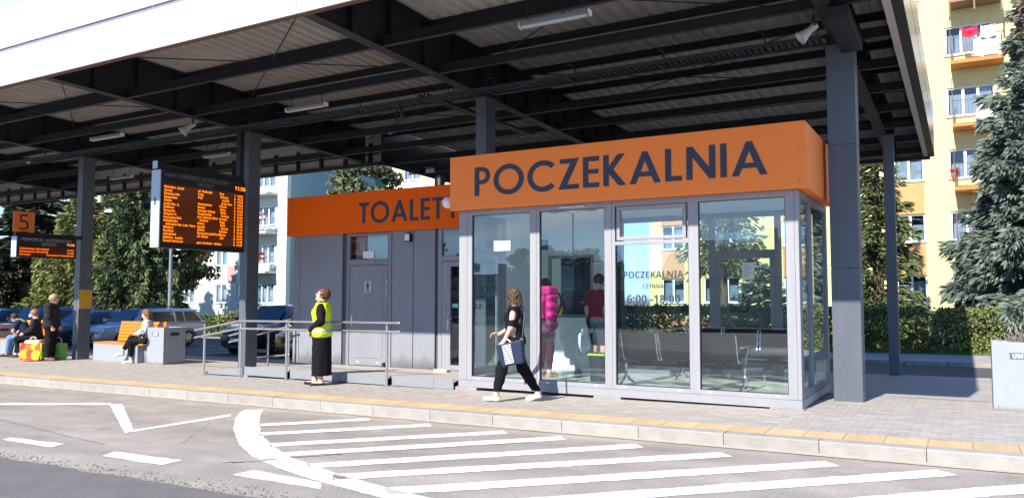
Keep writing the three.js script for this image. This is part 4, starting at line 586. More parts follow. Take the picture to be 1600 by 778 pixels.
// ---------------------------------------------------------------- parked cars
function car(label, o) {
  const t = thing('parked_car', label, 'car', [o.x, gy(o.x, o.z) - 0.02, o.z], o.turn || 0); // front faces +z
  const L = o.L, W = o.W / 2, H = o.H, paint = new THREE.MeshPhysicalMaterial({ color: rgb(...o.color), roughness: 0.4, metalness: 0.2, clearcoat: 0.7, clearcoatRoughness: 0.08 });
  const glassM = new THREE.MeshPhysicalMaterial({ color: rgb(0.012, 0.015, 0.018), roughness: 0.1, specularIntensity: 0.6 });
  const loft = (secs, mat, name, parent) => { const n = secs[0].length, pos = [], idx = []; for (const s of secs) for (const p of s) pos.push(...p); for (let i = 0; i < secs.length - 1; i++) for (let k = 0; k < n - 1; k++) { const a = i * n + k, b = a + 1, c = a + n, d = c + 1; idx.push(a, b, c, b, d, c); } for (const [s, fl] of [[0, 1], [secs.length - 1, 0]]) { const b = s * n; for (let k = 1; k < n - 1; k++) fl ? idx.push(b, b + k + 1, b + k) : idx.push(b, b + k, b + k + 1); } const g = new THREE.BufferGeometry(); g.setAttribute('position', new THREE.BufferAttribute(new Float32Array(pos), 3)); g.setIndex(idx); g.computeVertexNormals(); return part(parent, name, g, mat); };
  const sec = (z, yb, yt, w) => { const m = (yb + yt) / 2; const r = [[0, yb], [w * 0.8, yb], [w * 0.95, yb + 0.06], [w * 0.99, yb + (yt - yb) * 0.3], [w, m], [w * 0.985, yt - (yt - yb) * 0.22], [w * 0.93, yt - 0.05], [w * 0.82, yt - 0.01], [0, yt + 0.02]]; const full = [...r.slice(1).reverse().map(([x, y]) => [-x, y, z]), ...r.map(([x, y]) => [x, y, z])].filter((q, i, a) => !(i && q[0] === a[i - 1][0] && q[1] === a[i - 1][1])); return full; };
  const b = o.belt, hood = o.hood, f = L / 2;
  const cz = (k) => f - k * L; // k from front
  const body = loft([sec(cz(1), 0.45, b - 0.1, W * 0.72), sec(cz(0.985), 0.33, b - 0.02, W * 0.88), sec(cz(0.94), 0.24, b, W * 0.97), sec(cz(0.8), 0.2, b, W), sec(cz(0.5), 0.2, b, W), sec(cz(0.3), 0.2, b - 0.01, W), sec(cz(0.25), 0.2, hood + 0.03, W * 0.99), sec(cz(0.12), 0.22, hood - 0.03, W * 0.97), sec(cz(0.05), 0.24, hood - 0.1, W * 0.92), sec(cz(0.015), 0.3, hood - 0.2, W * 0.82), sec(cz(0), 0.38, hood - 0.3, W * 0.68)], paint, 'body', t);
  // greenhouse
  const gs = (z, y0, y1, w0, w1) => { const r = [[w0, y0], [w0 * 0.4 + w1 * 0.6, y0 + (y1 - y0) * 0.62], [w1, y1 - 0.05], [w1 * 0.86, y1], [0, y1 + 0.025]]; return [...r.slice(0).map(([x, y]) => [-x, y, z]), ...r.slice(0, 4).reverse().map(([x, y]) => [x, y, z])].reverse(); };
  const r0 = o.roof[0], r1 = o.roof[1], e = o.back, w0 = W * 0.93, w1 = W * 0.72; // fractions: windscreen base .27, roof start, roof end, rear base
  loft([gs(cz(e), b - 0.03, b + 0.0, w0 * 0.9, w0 * 0.88), gs(cz(r1), b - 0.03, H - 0.04, w0, w1 * 0.96), gs(cz((r0 + r1) / 2), b - 0.03, H, w0, w1), gs(cz(r0), b - 0.03, H - 0.035, w0, w1 * 0.98), gs(cz(o.ws), hood - 0.02, hood + 0.03, w0 * 0.92, w0 * 0.88)], paint, 'cabin', body);
  // glass panels slightly proud of the cabin
  const side = (k0, k1, k2, k3) => { for (const s of [-1, 1]) { const P = [[s * (w0 + 0.012), b + 0.02, cz(k0)], [s * (w0 + 0.012), b + 0.02, cz(k1)], [s * (w1 + 0.035), H - 0.12, cz(k2)], [s * (w1 + 0.035), H - 0.12, cz(k3)]]; const g = new THREE.BufferGeometry(); g.setAttribute('position', new THREE.BufferAttribute(new Float32Array([...P[0], ...P[1], ...P[2], ...P[0], ...P[2], ...P[3]]), 3)); g.computeVertexNormals(); part(body, 'side_window', g, glassM); } };
  const m1 = (r0 + r1) / 2 + 0.02; side(o.ws + 0.045, m1 - 0.012, m1 - 0.012, r0 + 0.03); if (o.kind === 'estate') { side(m1 + 0.012, r1 - 0.14, r1 - 0.15, m1 + 0.012); side(r1 - 0.12, r1 + 0.03, r1 - 0.03, r1 - 0.13); } else side(m1 + 0.012, r1 + 0.02, r1 - 0.03, m1 + 0.012);
  const quad = (name, P, m) => { const g = new THREE.BufferGeometry(); g.setAttribute('position', new THREE.BufferAttribute(new Float32Array([...P[0], ...P[1], ...P[2], ...P[0], ...P[2], ...P[3]]), 3)); g.computeVertexNormals(); return part(body, name, g, m); };
  const kz = (k0, k1, tt) => cz(k0 + (k1 - k0) * tt), wy = (a, c, tt) => a + (c - a) * tt;
  quad('windscreen', [[-w0 * 0.82, wy(hood + 0.03, H, 0.08) + 0.02, kz(o.ws, r0, 0.08) + 0.02], [w0 * 0.82, wy(hood + 0.03, H, 0.08) + 0.02, kz(o.ws, r0, 0.08) + 0.02], [w1 * 0.84, H - 0.02, kz(o.ws, r0, 0.93) + 0.03], [-w1 * 0.84, H - 0.02, kz(o.ws, r0, 0.93) + 0.03]], glassM);
  quad('rear_window', [[w0 * 0.78, wy(b, H, 0.15) + 0.02, kz(e, r1, 0.15) - 0.02], [-w0 * 0.78, wy(b, H, 0.15) + 0.02, kz(e, r1, 0.15) - 0.02], [-w1 * 0.8, H - 0.04, kz(e, r1, 0.92) - 0.03], [w1 * 0.8, H - 0.04, kz(e, r1, 0.92) - 0.03]], glassM);
  // wheels
  const R = o.R || 0.32; for (const k of [0.19, 0.79]) for (const s of [-1, 1]) {
    const a = new THREE.LatheGeometry([[R * 0.6, -0.1], [R * 0.92, -0.1], [R, -0.06], [R, 0.06], [R * 0.92, 0.1], [R * 0.6, 0.1]].map((p) => new THREE.Vector2(...p)), 28); a.rotateZ(Math.PI / 2); a.translate(s * (W - 0.1), R, cz(k)); const w = part(t, 'wheel', a, M.rubber);
    const sp = []; for (let q = 0; q < 7; q++) { const g = bx(-0.012, 0.012, 0, R * 0.62, -0.022, 0.022); g.rotateX(q * Math.PI * 2 / 7); g.translate(s * (W - 0.012), R, cz(k)); sp.push(g); } const hub = new THREE.CylinderGeometry(R * 0.62, R * 0.62, 0.02, 24); hub.rotateZ(Math.PI / 2); hub.translate(s * (W - 0.045), R, cz(k)); part(w, 'rim', sp, std([0.5, 0.5, 0.52], 0.3, { metalness: 0.8 })); part(w, 'brake_shadow', hub, M.black); const arch = new THREE.TorusGeometry(R + 0.05, 0.035, 6, 24, Math.PI); arch.rotateY(Math.PI / 2); arch.translate(s * (W - 0.03), R - 0.02, cz(k)); part(body, 'wheel_arch', arch, M.black);
  }
  for (const s of [-1, 1]) { part(body, 'headlight', rbx(s * W * 0.62 - 0.17, s * W * 0.62 + 0.17, hood - 0.3, hood - 0.16, cz(0.06), cz(0.012), 0.03), std([0.65, 0.67, 0.7], 0.08, { metalness: 0.3 })); part(body, 'tail_light', rbx(s * W * 0.8 - 0.1, s * W * 0.8 + 0.1, b - 0.32, b - 0.06, cz(1.0) - 0.005, cz(0.955), 0.02), std([0.5, 0.03, 0.02], 0.2)); part(body, 'mirror', rbx(s * (W + 0.1) - 0.09, s * (W + 0.1) + 0.09, b + 0.02, b + 0.14, cz(0.31), cz(0.285), 0.03), paint); part(body, 'door_seam', [bx(s * (W + 0.001) - 0.003, s * (W + 0.001) + 0.003, 0.3, b - 0.03, cz(m1) - 0.004, cz(m1) + 0.004)], M.black); part(body, 'door_handle', rbx(s * (W + 0.008) - 0.012, s * (W + 0.008) + 0.012, b - 0.14, b - 0.11, cz(m1) + 0.1, cz(m1) + 0.22, 0.008), paint); }
  part(body, 'grille', rbx(-W * 0.45, W * 0.45, hood - 0.42, hood - 0.26, cz(0.02), cz(-0.004), 0.02), M.black); part(body, 'lower_intake', rbx(-W * 0.6, W * 0.6, 0.24, 0.4, cz(0.03), cz(0.004), 0.02), M.black);
  const pc = document.createElement('canvas'); pc.width = 256; pc.height = 56; const px = pc.getContext('2d'); px.fillStyle = '#e8e8e4'; px.fillRect(0, 0, 256, 56); px.fillStyle = '#123a90'; px.fillRect(0, 0, 22, 56); px.fillStyle = '#111'; px.font = 'bold 46px sans-serif'; px.textAlign = 'center'; px.fillText(o.plate, 140, 45); const pt = new THREE.CanvasTexture(pc); pt.colorSpace = THREE.SRGBColorSpace; const pg = new THREE.PlaneGeometry(0.52, 0.115); pg.translate(0, hood - 0.48, cz(-0.012)); const pm = std([1, 1, 1], 0.5, { map: pt }); part(body, 'number_plate', pg, pm); part(body, 'plate_holder', bx(-0.27, 0.27, hood - 0.545, hood - 0.415, cz(0.0), cz(-0.01)), M.black);
  const eb = new THREE.TorusGeometry(0.06, 0.012, 6, 20); eb.translate(0, hood - 0.3, cz(-0.01)); part(body, 'badge', [eb, bx(-0.075, 0.075, hood - 0.31, hood - 0.29, cz(-0.005), cz(-0.012))], M.chrome);
  if (o.rails) for (const s of [-1, 1]) part(body, 'roof_rail', tube([[s * w1 * 0.86, H, cz(r0 + 0.08)], [s * w1 * 0.86, H + 0.06, cz(r0 + 0.12)], [s * w1 * 0.86, H + 0.06, cz(r1 - 0.08)], [s * w1 * 0.86, H, cz(r1 - 0.03)]], 0.015, 20, 6), M.black);
  return t;
}
const SEDAN = { L: 4.5, W: 1.76, H: 1.43, belt: 0.93, hood: 0.9, ws: 0.25, roof: [0.4, 0.7], back: 0.88, kind: 'sedan' }, ESTATE = { L: 4.6, W: 1.76, H: 1.46, belt: 0.95, hood: 0.9, ws: 0.25, roof: [0.4, 0.9], back: 0.985, kind: 'estate', rails: true }, SUV = { L: 4.3, W: 1.8, H: 1.58, belt: 1.02, hood: 1.0, ws: 0.25, roof: [0.4, 0.86], back: 0.985, kind: 'suv', R: 0.36 };
car('yellow car mostly hidden behind the grey toilet kiosk', { ...SEDAN, x: -17.05, z: -19.0, color: [0.55, 0.36, 0.03], plate: 'RK 3812F' });
car('dark blue crossover facing forward behind the ramp handrail', { ...SUV, x: -19.8, z: -19.15, color: [0.012, 0.018, 0.035], plate: 'RK 47884', turn: 0.08 });
car('silver estate car parked behind the orange bench', { ...ESTATE, x: -27.4, z: -19.3, color: [0.36, 0.38, 0.38], plate: 'RKR 19H7', turn: 0.02 });
car('dark blue saloon car parked just right of the left column', { ...SEDAN, x: -30.6, z: -19.4, color: [0.015, 0.025, 0.06], plate: 'RK 5516A', H: 1.4 });
car('blue estate car parked behind the standing woman', { ...ESTATE, x: -33.9, z: -19.2, color: [0.02, 0.06, 0.16], plate: 'RK 20117', H: 1.5 });
car('dark car at the far left edge behind the boy', { ...ESTATE, x: -36.9, z: -19.2, color: [0.02, 0.03, 0.06], plate: 'RK 9034C' });
// ---------------------------------------------------------------- vegetation
function leafCloud(n, at, size, colour, elong = 1.7) {
  const P = new Float32Array(n * 18), C = new Float32Array(n * 18), Nn = new Float32Array(n * 18); const a = V(), u = V(), v = V(), nn = V();
  for (let i = 0; i < n; i++) {
    const p = at(i); u.set(rr(-1, 1), rr(-1, 1), rr(-1, 1)).normalize(); v.set(rr(-1, 1), rr(-1, 1), rr(-1, 1)).cross(u).normalize(); if (p.length > 3) { u.set(p[3], p[4], p[5]).normalize(); v.set(rr(-1, 1), rr(-0.4, 0.4), rr(-1, 1)).cross(u).normalize(); if (!isFinite(v.x) || v.lengthSq() < 0.1) v.set(1, 0, 0); }
    const s = size * rr(0.65, 1.3); nn.crossVectors(u, v).normalize(); const c = colour(i, p), L = s * elong * 0.5, W = s * 0.5;
    const A = [p[0] - u.x * L, p[1] - u.y * L, p[2] - u.z * L], B = [p[0] + v.x * W, p[1] + v.y * W, p[2] + v.z * W], D = [p[0] - v.x * W, p[1] - v.y * W, p[2] - v.z * W], E = [p[0] + u.x * L, p[1] + u.y * L, p[2] + u.z * L];
    P.set([...A, ...B, ...E, ...A, ...E, ...D], i * 18); for (let k = 0; k < 6; k++) { C.set(c, i * 18 + k * 3); Nn.set([-nn.x, -nn.y, -nn.z], i * 18 + k * 3); }
  }
  const g = new THREE.BufferGeometry(); g.setAttribute('position', new THREE.BufferAttribute(P, 3)); g.setAttribute('color', new THREE.BufferAttribute(C, 3)); g.setAttribute('normal', new THREE.BufferAttribute(Nn, 3)); return g;
}
M.leaf = M.leaf || new THREE.MeshStandardMaterial({ color: 0xffffff, roughness: 0.75, vertexColors: true, side: THREE.DoubleSide });
const mixc = (a, b, t) => [a[0] + (b[0] - a[0]) * t, a[1] + (b[1] - a[1]) * t, a[2] + (b[2] - a[2]) * t];
function conifer(label, o) {
  const { x, z, h, r } = o, y = gy(x, z), t = thing(o.name || 'spruce_tree', label, 'tree', [x, y, z]); const tr = new THREE.CylinderGeometry(0.03, 0.018 * h + 0.02, h * 0.97, 9, 6); tr.translate(0, h * 0.485, 0); part(t, 'trunk', tr, M.bark);
  const limbs = [], pts = []; const c0 = o.c0, c1 = o.c1; const step = o.step || 0.34; const y0 = o.y0 ?? 0.5;
  for (let yy = y0; yy < h - 0.15; yy += step * rr(0.8, 1.2)) {
    const f = (yy - y0) / (h - y0), R = r * Math.pow(1 - f, o.pow || 0.85) * rr(0.85, 1.08) + 0.08; const nb = Math.max(5, Math.round((o.nb || 10) * (0.45 + 0.55 * (1 - f)))); const a0 = rnd() * 6.28;
    for (let k = 0; k < nb; k++) {
      const yo = rr(-0.5, 0.5) * step, a = a0 + k / nb * 6.283 + rr(-0.2, 0.2), L = R * rr(0.66, 1.16), ca = Math.cos(a), sa = Math.sin(a), up = (o.up ?? -0.18) + 0.5 * f, sagg = o.sag ?? 0.25; const B = (s) => [ca * L * s, yy + yo + L * (up * s - sagg * s * s + 0.28 * sagg * s * s * s * 2), sa * L * s];
      if (L > 0.5) limbs.push(rod(B(0), B(0.55), 0.012 + L * 0.006, 4), rod(B(0.55), B(0.97), 0.008, 4));
      const n = Math.round((o.den || 14) * L + 5); const tone = rr(0, 1);
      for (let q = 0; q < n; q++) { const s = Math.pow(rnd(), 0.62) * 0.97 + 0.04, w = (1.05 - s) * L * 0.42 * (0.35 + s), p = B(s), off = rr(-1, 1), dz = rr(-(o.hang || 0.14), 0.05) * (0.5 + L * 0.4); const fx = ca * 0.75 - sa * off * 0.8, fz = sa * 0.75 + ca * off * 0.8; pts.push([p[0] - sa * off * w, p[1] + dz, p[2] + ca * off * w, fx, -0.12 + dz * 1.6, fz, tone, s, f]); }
    }
  }
  part(t, 'limbs', limbs.length ? limbs : [rod([0, 0, 0], [0, 1, 0], 0.01)], M.bark).userData.kind = 'stuff';
  const cone = o.cones;
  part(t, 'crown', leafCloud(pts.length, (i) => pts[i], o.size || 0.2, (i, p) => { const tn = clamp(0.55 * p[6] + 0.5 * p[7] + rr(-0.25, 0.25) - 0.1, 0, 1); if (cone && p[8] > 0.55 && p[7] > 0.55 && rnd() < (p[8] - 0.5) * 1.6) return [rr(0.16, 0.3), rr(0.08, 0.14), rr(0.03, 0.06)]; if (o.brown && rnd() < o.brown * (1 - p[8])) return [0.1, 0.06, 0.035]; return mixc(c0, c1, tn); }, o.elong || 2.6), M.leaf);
  return t;
}
function broadleaf(label, o) {
  const { x, z, h, r } = o, y = gy(x, z), t = thing(o.name || 'deciduous_tree', label, 'tree', [x, y, z]); const limbs = []; const tips = [];
  const ht = h * 0.3; limbs.push(tube([[0, 0, 0], [0.05, ht * 0.5, 0.03], [0, ht, 0]], 0.02 * h + 0.03, 8, 8)); for (let k = 0; k < 9; k++) { const a = k * 2.4, e = rr(0.35, 1.1), L = h * rr(0.35, 0.62); const p = [Math.cos(a) * L * Math.cos(e) * r / h * 2, ht + L * Math.sin(e), Math.sin(a) * L * Math.cos(e) * r / h * 2]; limbs.push(tube([[0, ht * 0.85, 0], [p[0] * 0.4, ht + (p[1] - ht) * 0.55, p[2] * 0.4], p], 0.006 * h, 8, 5)); tips.push(p); }
  part(t, 'trunk', limbs, M.bark); const cl = []; for (let k = 0; k < (o.clumps || 46); k++) { const a = rnd() * 6.28, u = rr(-0.75, 1), q = Math.sqrt(1 - u * u) * rr(0.55, 1); cl.push([Math.cos(a) * q * r, h * 0.62 + u * h * 0.38 * rr(0.8, 1.05), Math.sin(a) * q * r, rr(0.3, 0.62) * r * 0.6, rnd()]); }
  const n = o.n || 9000; part(t, 'crown', leafCloud(n, (i) => { const c = cl[i % cl.length], d = V(rr(-1, 1), rr(-1, 1), rr(-1, 1)).normalize().multiplyScalar(c[3] * Math.pow(rnd(), 0.4)); return [c[0] + d.x, c[1] + d.y * 0.75, c[2] + d.z]; }, o.size || 0.14, (i) => { const c = cl[i % cl.length]; if (o.red && rnd() < o.red) return [0.25, 0.07, 0.03]; return mixc(o.c0, o.c1, clamp(c[4] * 0.7 + rr(-0.2, 0.45), 0, 1)); }), M.leaf); return t;
}
const DARK = { c0: [0.018, 0.034, 0.018], c1: [0.08, 0.115, 0.05] }, BLUE = { c0: [0.04, 0.062, 0.047], c1: [0.17, 0.215, 0.165] }, LARCH = { c0: [0.07, 0.085, 0.016], c1: [0.24, 0.245, 0.055] }, MID = { c0: [0.035, 0.06, 0.018], c1: [0.135, 0.165, 0.055] };
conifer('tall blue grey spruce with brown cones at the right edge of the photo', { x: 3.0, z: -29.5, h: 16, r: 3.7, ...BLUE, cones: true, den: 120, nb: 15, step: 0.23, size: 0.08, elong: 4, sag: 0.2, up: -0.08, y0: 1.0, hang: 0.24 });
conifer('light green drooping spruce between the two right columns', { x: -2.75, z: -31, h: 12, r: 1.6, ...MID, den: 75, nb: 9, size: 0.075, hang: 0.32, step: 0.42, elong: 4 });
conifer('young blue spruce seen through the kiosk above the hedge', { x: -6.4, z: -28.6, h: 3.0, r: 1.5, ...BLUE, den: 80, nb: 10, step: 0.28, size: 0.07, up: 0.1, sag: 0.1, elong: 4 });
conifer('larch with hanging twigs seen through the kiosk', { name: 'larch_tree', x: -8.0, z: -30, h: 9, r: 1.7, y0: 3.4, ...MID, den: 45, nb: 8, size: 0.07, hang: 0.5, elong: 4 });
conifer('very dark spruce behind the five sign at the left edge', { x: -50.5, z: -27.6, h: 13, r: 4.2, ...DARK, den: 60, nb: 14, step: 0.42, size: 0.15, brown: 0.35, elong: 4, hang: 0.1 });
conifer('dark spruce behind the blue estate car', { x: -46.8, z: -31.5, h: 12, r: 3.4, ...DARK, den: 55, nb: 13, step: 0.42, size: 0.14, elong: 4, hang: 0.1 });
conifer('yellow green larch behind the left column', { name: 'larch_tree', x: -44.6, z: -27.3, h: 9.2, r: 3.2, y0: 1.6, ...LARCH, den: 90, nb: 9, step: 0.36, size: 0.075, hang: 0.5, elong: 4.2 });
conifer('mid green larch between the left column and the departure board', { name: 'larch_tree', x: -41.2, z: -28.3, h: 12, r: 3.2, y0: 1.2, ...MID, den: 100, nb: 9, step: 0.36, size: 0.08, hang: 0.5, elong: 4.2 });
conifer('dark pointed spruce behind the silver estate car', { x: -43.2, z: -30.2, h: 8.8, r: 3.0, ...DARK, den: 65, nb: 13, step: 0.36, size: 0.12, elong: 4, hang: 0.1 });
broadleaf('small reddish green garden tree under the departure board', { x: -41.4, z: -30.5, h: 6.6, r: 2.7, c0: [0.04, 0.06, 0.015], c1: [0.19, 0.19, 0.06], n: 6500, size: 0.16, red: 0.1 });
broadleaf('garden tree partly hidden by the lamp post', { x: -46.4, z: -33.5, h: 7.5, r: 3, c0: [0.03, 0.05, 0.012], c1: [0.15, 0.165, 0.05], n: 6000, size: 0.17 });
broadleaf('round dark green tree rising behind the toilet kiosk', { x: -27.9, z: -32.8, h: 9.6, r: 2.6, c0: [0.03, 0.04, 0.012], c1: [0.15, 0.165, 0.07], n: 9000, size: 0.17 });
// trees across the road, mirrored in the glass
[[-44, 41, 6, 3.2], [-36, 46, 6.2, 4], [-30, 44, 5.6, 4], [-52, 44, 8, 3.6], [-20, 50, 5.5, 4], [-4, 44, 6, 4]].forEach(([x, z, h, r], i) => broadleaf(['leafy tree far behind the camera, leftmost of the row', 'leafy tree behind the long shed, left part', 'leafy tree behind the middle of the long shed', 'tallest leafy tree beyond the left end of the shed', 'leafy tree between the shed and the brown roofed house', 'leafy tree to the right of the brown roofed house'][i], { x, z, h, r, c0: [0.03, 0.05, 0.015], c1: [0.12, 0.15, 0.05], n: 2600, size: 0.36, clumps: 30 }));
function hedge(label, x0, x1, z0, z1, h, n, o = {}) {
  const t = thing('hedge', label, 'hedge', [(x0 + x1) / 2, gy((x0 + x1) / 2, z0) + 0.06, (z0 + z1) / 2]); const w = (x1 - x0) / 2, d = (z1 - z0) / 2; const stems = []; for (let i = 0; i < (x1 - x0) * 5; i++) { const x = rr(-w, w), z = rr(-d * 0.6, d * 0.6); stems.push(tube([[x, 0, z], [x + rr(-0.1, 0.1), h * 0.5, z + rr(-0.1, 0.1)], [x + rr(-0.2, 0.2), h * 0.9, z + rr(-0.15, 0.15)]], 0.013, 5, 4)); } part(t, 'stems', stems, M.bark).userData.kind = 'stuff';
  const thin = o.thin || (() => 0); part(t, 'foliage', leafCloud(n, () => { for (;;) { const x = rr(-w, w); let z, y; const q = rnd(); const bump = 0.07 * noise.noise(x * 1.9, 4, 2); if (q < 0.52) { z = d - Math.pow(rnd(), 1.6) * 0.3 + bump; y = rr(0.04, h); } else if (q < 0.8) { z = rr(-d, d); y = h - Math.pow(rnd(), 1.6) * 0.25 + bump; } else { z = rr(-d, d); y = rr(0.05, h); } const nz = noise.noise(x * 1.3, y * 1.8, 7) + 0.6 * noise.noise(x * 4, y * 4, 3); if (nz < -0.42 || rnd() < thin(x + (x0 + x1) / 2, y)) { if (rnd() < 0.9) continue; } return [x, y + (rnd() < 0.05 ? 0.08 : 0), z]; } }, o.size || 0.062, (i, p) => { const k = noise.noise(p[0] * 0.8, p[1] * 1.5, 9); if (o.dry && rnd() < 0.16 * thin(p[0] + (x0 + x1) / 2, p[1]) + 0.02) return [0.2, 0.12, 0.06]; return mixc([0.035, 0.06, 0.013], [0.22, 0.275, 0.06], clamp(0.45 + k * 0.6 + rr(-0.35, 0.4) - (p[1] < 0.2 ? -0.1 : 0), 0, 1)); }, 1.5), M.leaf);
}
hedge('trimmed green hedge with a dry thin stretch below the yellow block', -13.2, 6, -27.8, -26.75, 1.4, 52000, { dry: true, thin: (x, y) => (Math.abs(x + 0.6) < 1.3 && y > 0.35 ? 0.62 : 0) });
hedge('low dark green hedge behind the parked cars on the left', -36, -22.5, -27.2, -26.3, 1.0, 12000, { size: 0.09 });
hedge('far hedge in front of the pale green block', -60, -36.2, -29.4, -28.6, 0.9, 9000, { size: 0.12 });
// small grey-leaved shrubs by the lawn
for (const [x, z, s, l] of [[-33.4, -26.0, 1.1, 'grey leaved shrub at the lawn edge by the lamp post'], [-31.4, -27.6, 1.3, 'bushy green shrub left of the departure board column']]) { const t = thing('shrub', l, 'shrub', [x, gy(x, z), z]); part(t, 'foliage', leafCloud(900, () => { const a = rnd() * 6.28, r = Math.sqrt(rnd()) * 0.7 * s, y = rr(0.1, 1) * s; return [r * Math.cos(a), y, r * Math.sin(a), Math.cos(a) * 0.4, 1, Math.sin(a) * 0.4]; }, 0.1, () => mixc([0.06, 0.08, 0.035], [0.22, 0.25, 0.13], rnd()), 2), M.leaf); part(t, 'stems', [0, 1, 2, 3].map((k) => rod([0, 0, 0], [Math.cos(k * 1.6) * 0.4 * s, 0.8 * s, Math.sin(k * 1.6) * 0.4 * s], 0.015)), M.bark); }
// ---------------------------------------------------------------- apartment buildings
const winFrame = std([0.8, 0.8, 0.78], 0.4), winGlass = std([0.03, 0.045, 0.07], 0.05), curtain = std([0.62, 0.62, 0.6], 0.9, { map: M.softMap });
function windowPart(parent, x0, x1, y0, y1, z, panes, cur = true) {
  const d = 0.12, fw = 0.07; const g = [bx(x0, x1, y0, y0 + fw, z - d, z - d + 0.06), bx(x0, x1, y1 - fw, y1, z - d, z - d + 0.06), bx(x0, x0 + fw, y0 + fw, y1 - fw, z - d, z - d + 0.06), bx(x1 - fw, x1, y0 + fw, y1 - fw, z - d, z - d + 0.06)]; const w = (x1 - x0 - fw * 2) / panes; for (let k = 1; k < panes; k++) { const x = x0 + fw + k * w; g.push(bx(x - fw * 0.75, x + fw * 0.75, y0 + fw, y1 - fw, z - d, z - d + 0.062)); }
  const wn = part(parent, 'window', g, winFrame);
  for (let k = 0; k < panes; k++) { const a = x0 + fw + k * w + 0.04, b = x0 + fw + (k + 1) * w - 0.04; part(wn, 'pane', bx(a, b, y0 + fw, y1 - fw, z - d + 0.02, z - d + 0.03), M.paneFar); if (cur) { const top = rr(0.45, 0.95), cg = new THREE.PlaneGeometry(b - a, (y1 - y0) * top, 12, 1), p = cg.attributes.position; for (let i = 0; i < p.count; i++) p.setZ(i, 0.02 * Math.sin(p.getX(i) * 45)); cg.computeVertexNormals(); cg.translate((a + b) / 2, y0 + (y1 - y0) * top / 2 + 0.02, z - d - 0.1); part(wn, 'curtain', cg, curtain); } }
  part(wn, 'room', bx(x0, x1, y0, y1, z - d - 0.5, z - d - 0.48), M.black);
  part(wn, 'sill', rbx(x0 - 0.05, x1 + 0.05, y0 - 0.05, y0 - 0.002, z - 0.11, z + 0.07, 0.01), winFrame);
}
M.paneFar = new THREE.MeshPhysicalMaterial({ color: rgb(0.75, 0.82, 0.88), roughness: 0.02, transmission: 1, thickness: 0, ior: 1.75 });
function facade(parent, x0, x1, y0, y1, z, holes, m) { // wall with real window openings, 0.35 thick
  const s = new THREE.Shape([[x0, y0], [x1, y0], [x1, y1], [x0, y1]].map((p) => new THREE.Vector2(...p))); for (const [a, b, c, d] of holes) s.holes.push(new THREE.Path([[a, c], [b, c], [b, d], [a, d]].map((p) => new THREE.Vector2(...p))));
  const g = new THREE.ExtrudeGeometry(s, { depth: 0.35, bevelEnabled: false }); g.translate(0, 0, z - 0.35); part(parent, 'wall', g, m);
}
function balcony(parent, x0, x1, y, z, colour, rail, extra) {
  const b = part(parent, 'balcony', rbx(x0, x1, y - 0.17, y, z + 0.001, z + 1.05, 0.02), colour); const bars = []; for (let x = x0 + 0.06; x < x1; x += 0.14) bars.push(rod([x, y, z + 1.0], [x, y + 0.98, z + 1.0], 0.008, 5)); for (let k = z + 0.2; k < z + 1; k += 0.2) bars.push(rod([x0 + 0.03, y, k], [x0 + 0.03, y + 0.98, k], 0.008, 5), rod([x1 - 0.03, y, k], [x1 - 0.03, y + 0.98, k], 0.008, 5)); bars.push(rod([x0, y + 1, z + 1], [x1, y + 1, z + 1], 0.02, 6), rod([x0 + 0.03, y + 1, z], [x0 + 0.03, y + 1, z + 1], 0.02, 6), rod([x1 - 0.03, y + 1, z], [x1 - 0.03, y + 1, z + 1], 0.02, 6), rod([x0 + 0.03, y, z + 1], [x0 + 0.03, y + 2.0, z + 1], 0.02, 6)); part(b, 'railing', bars, rail); return b;
}
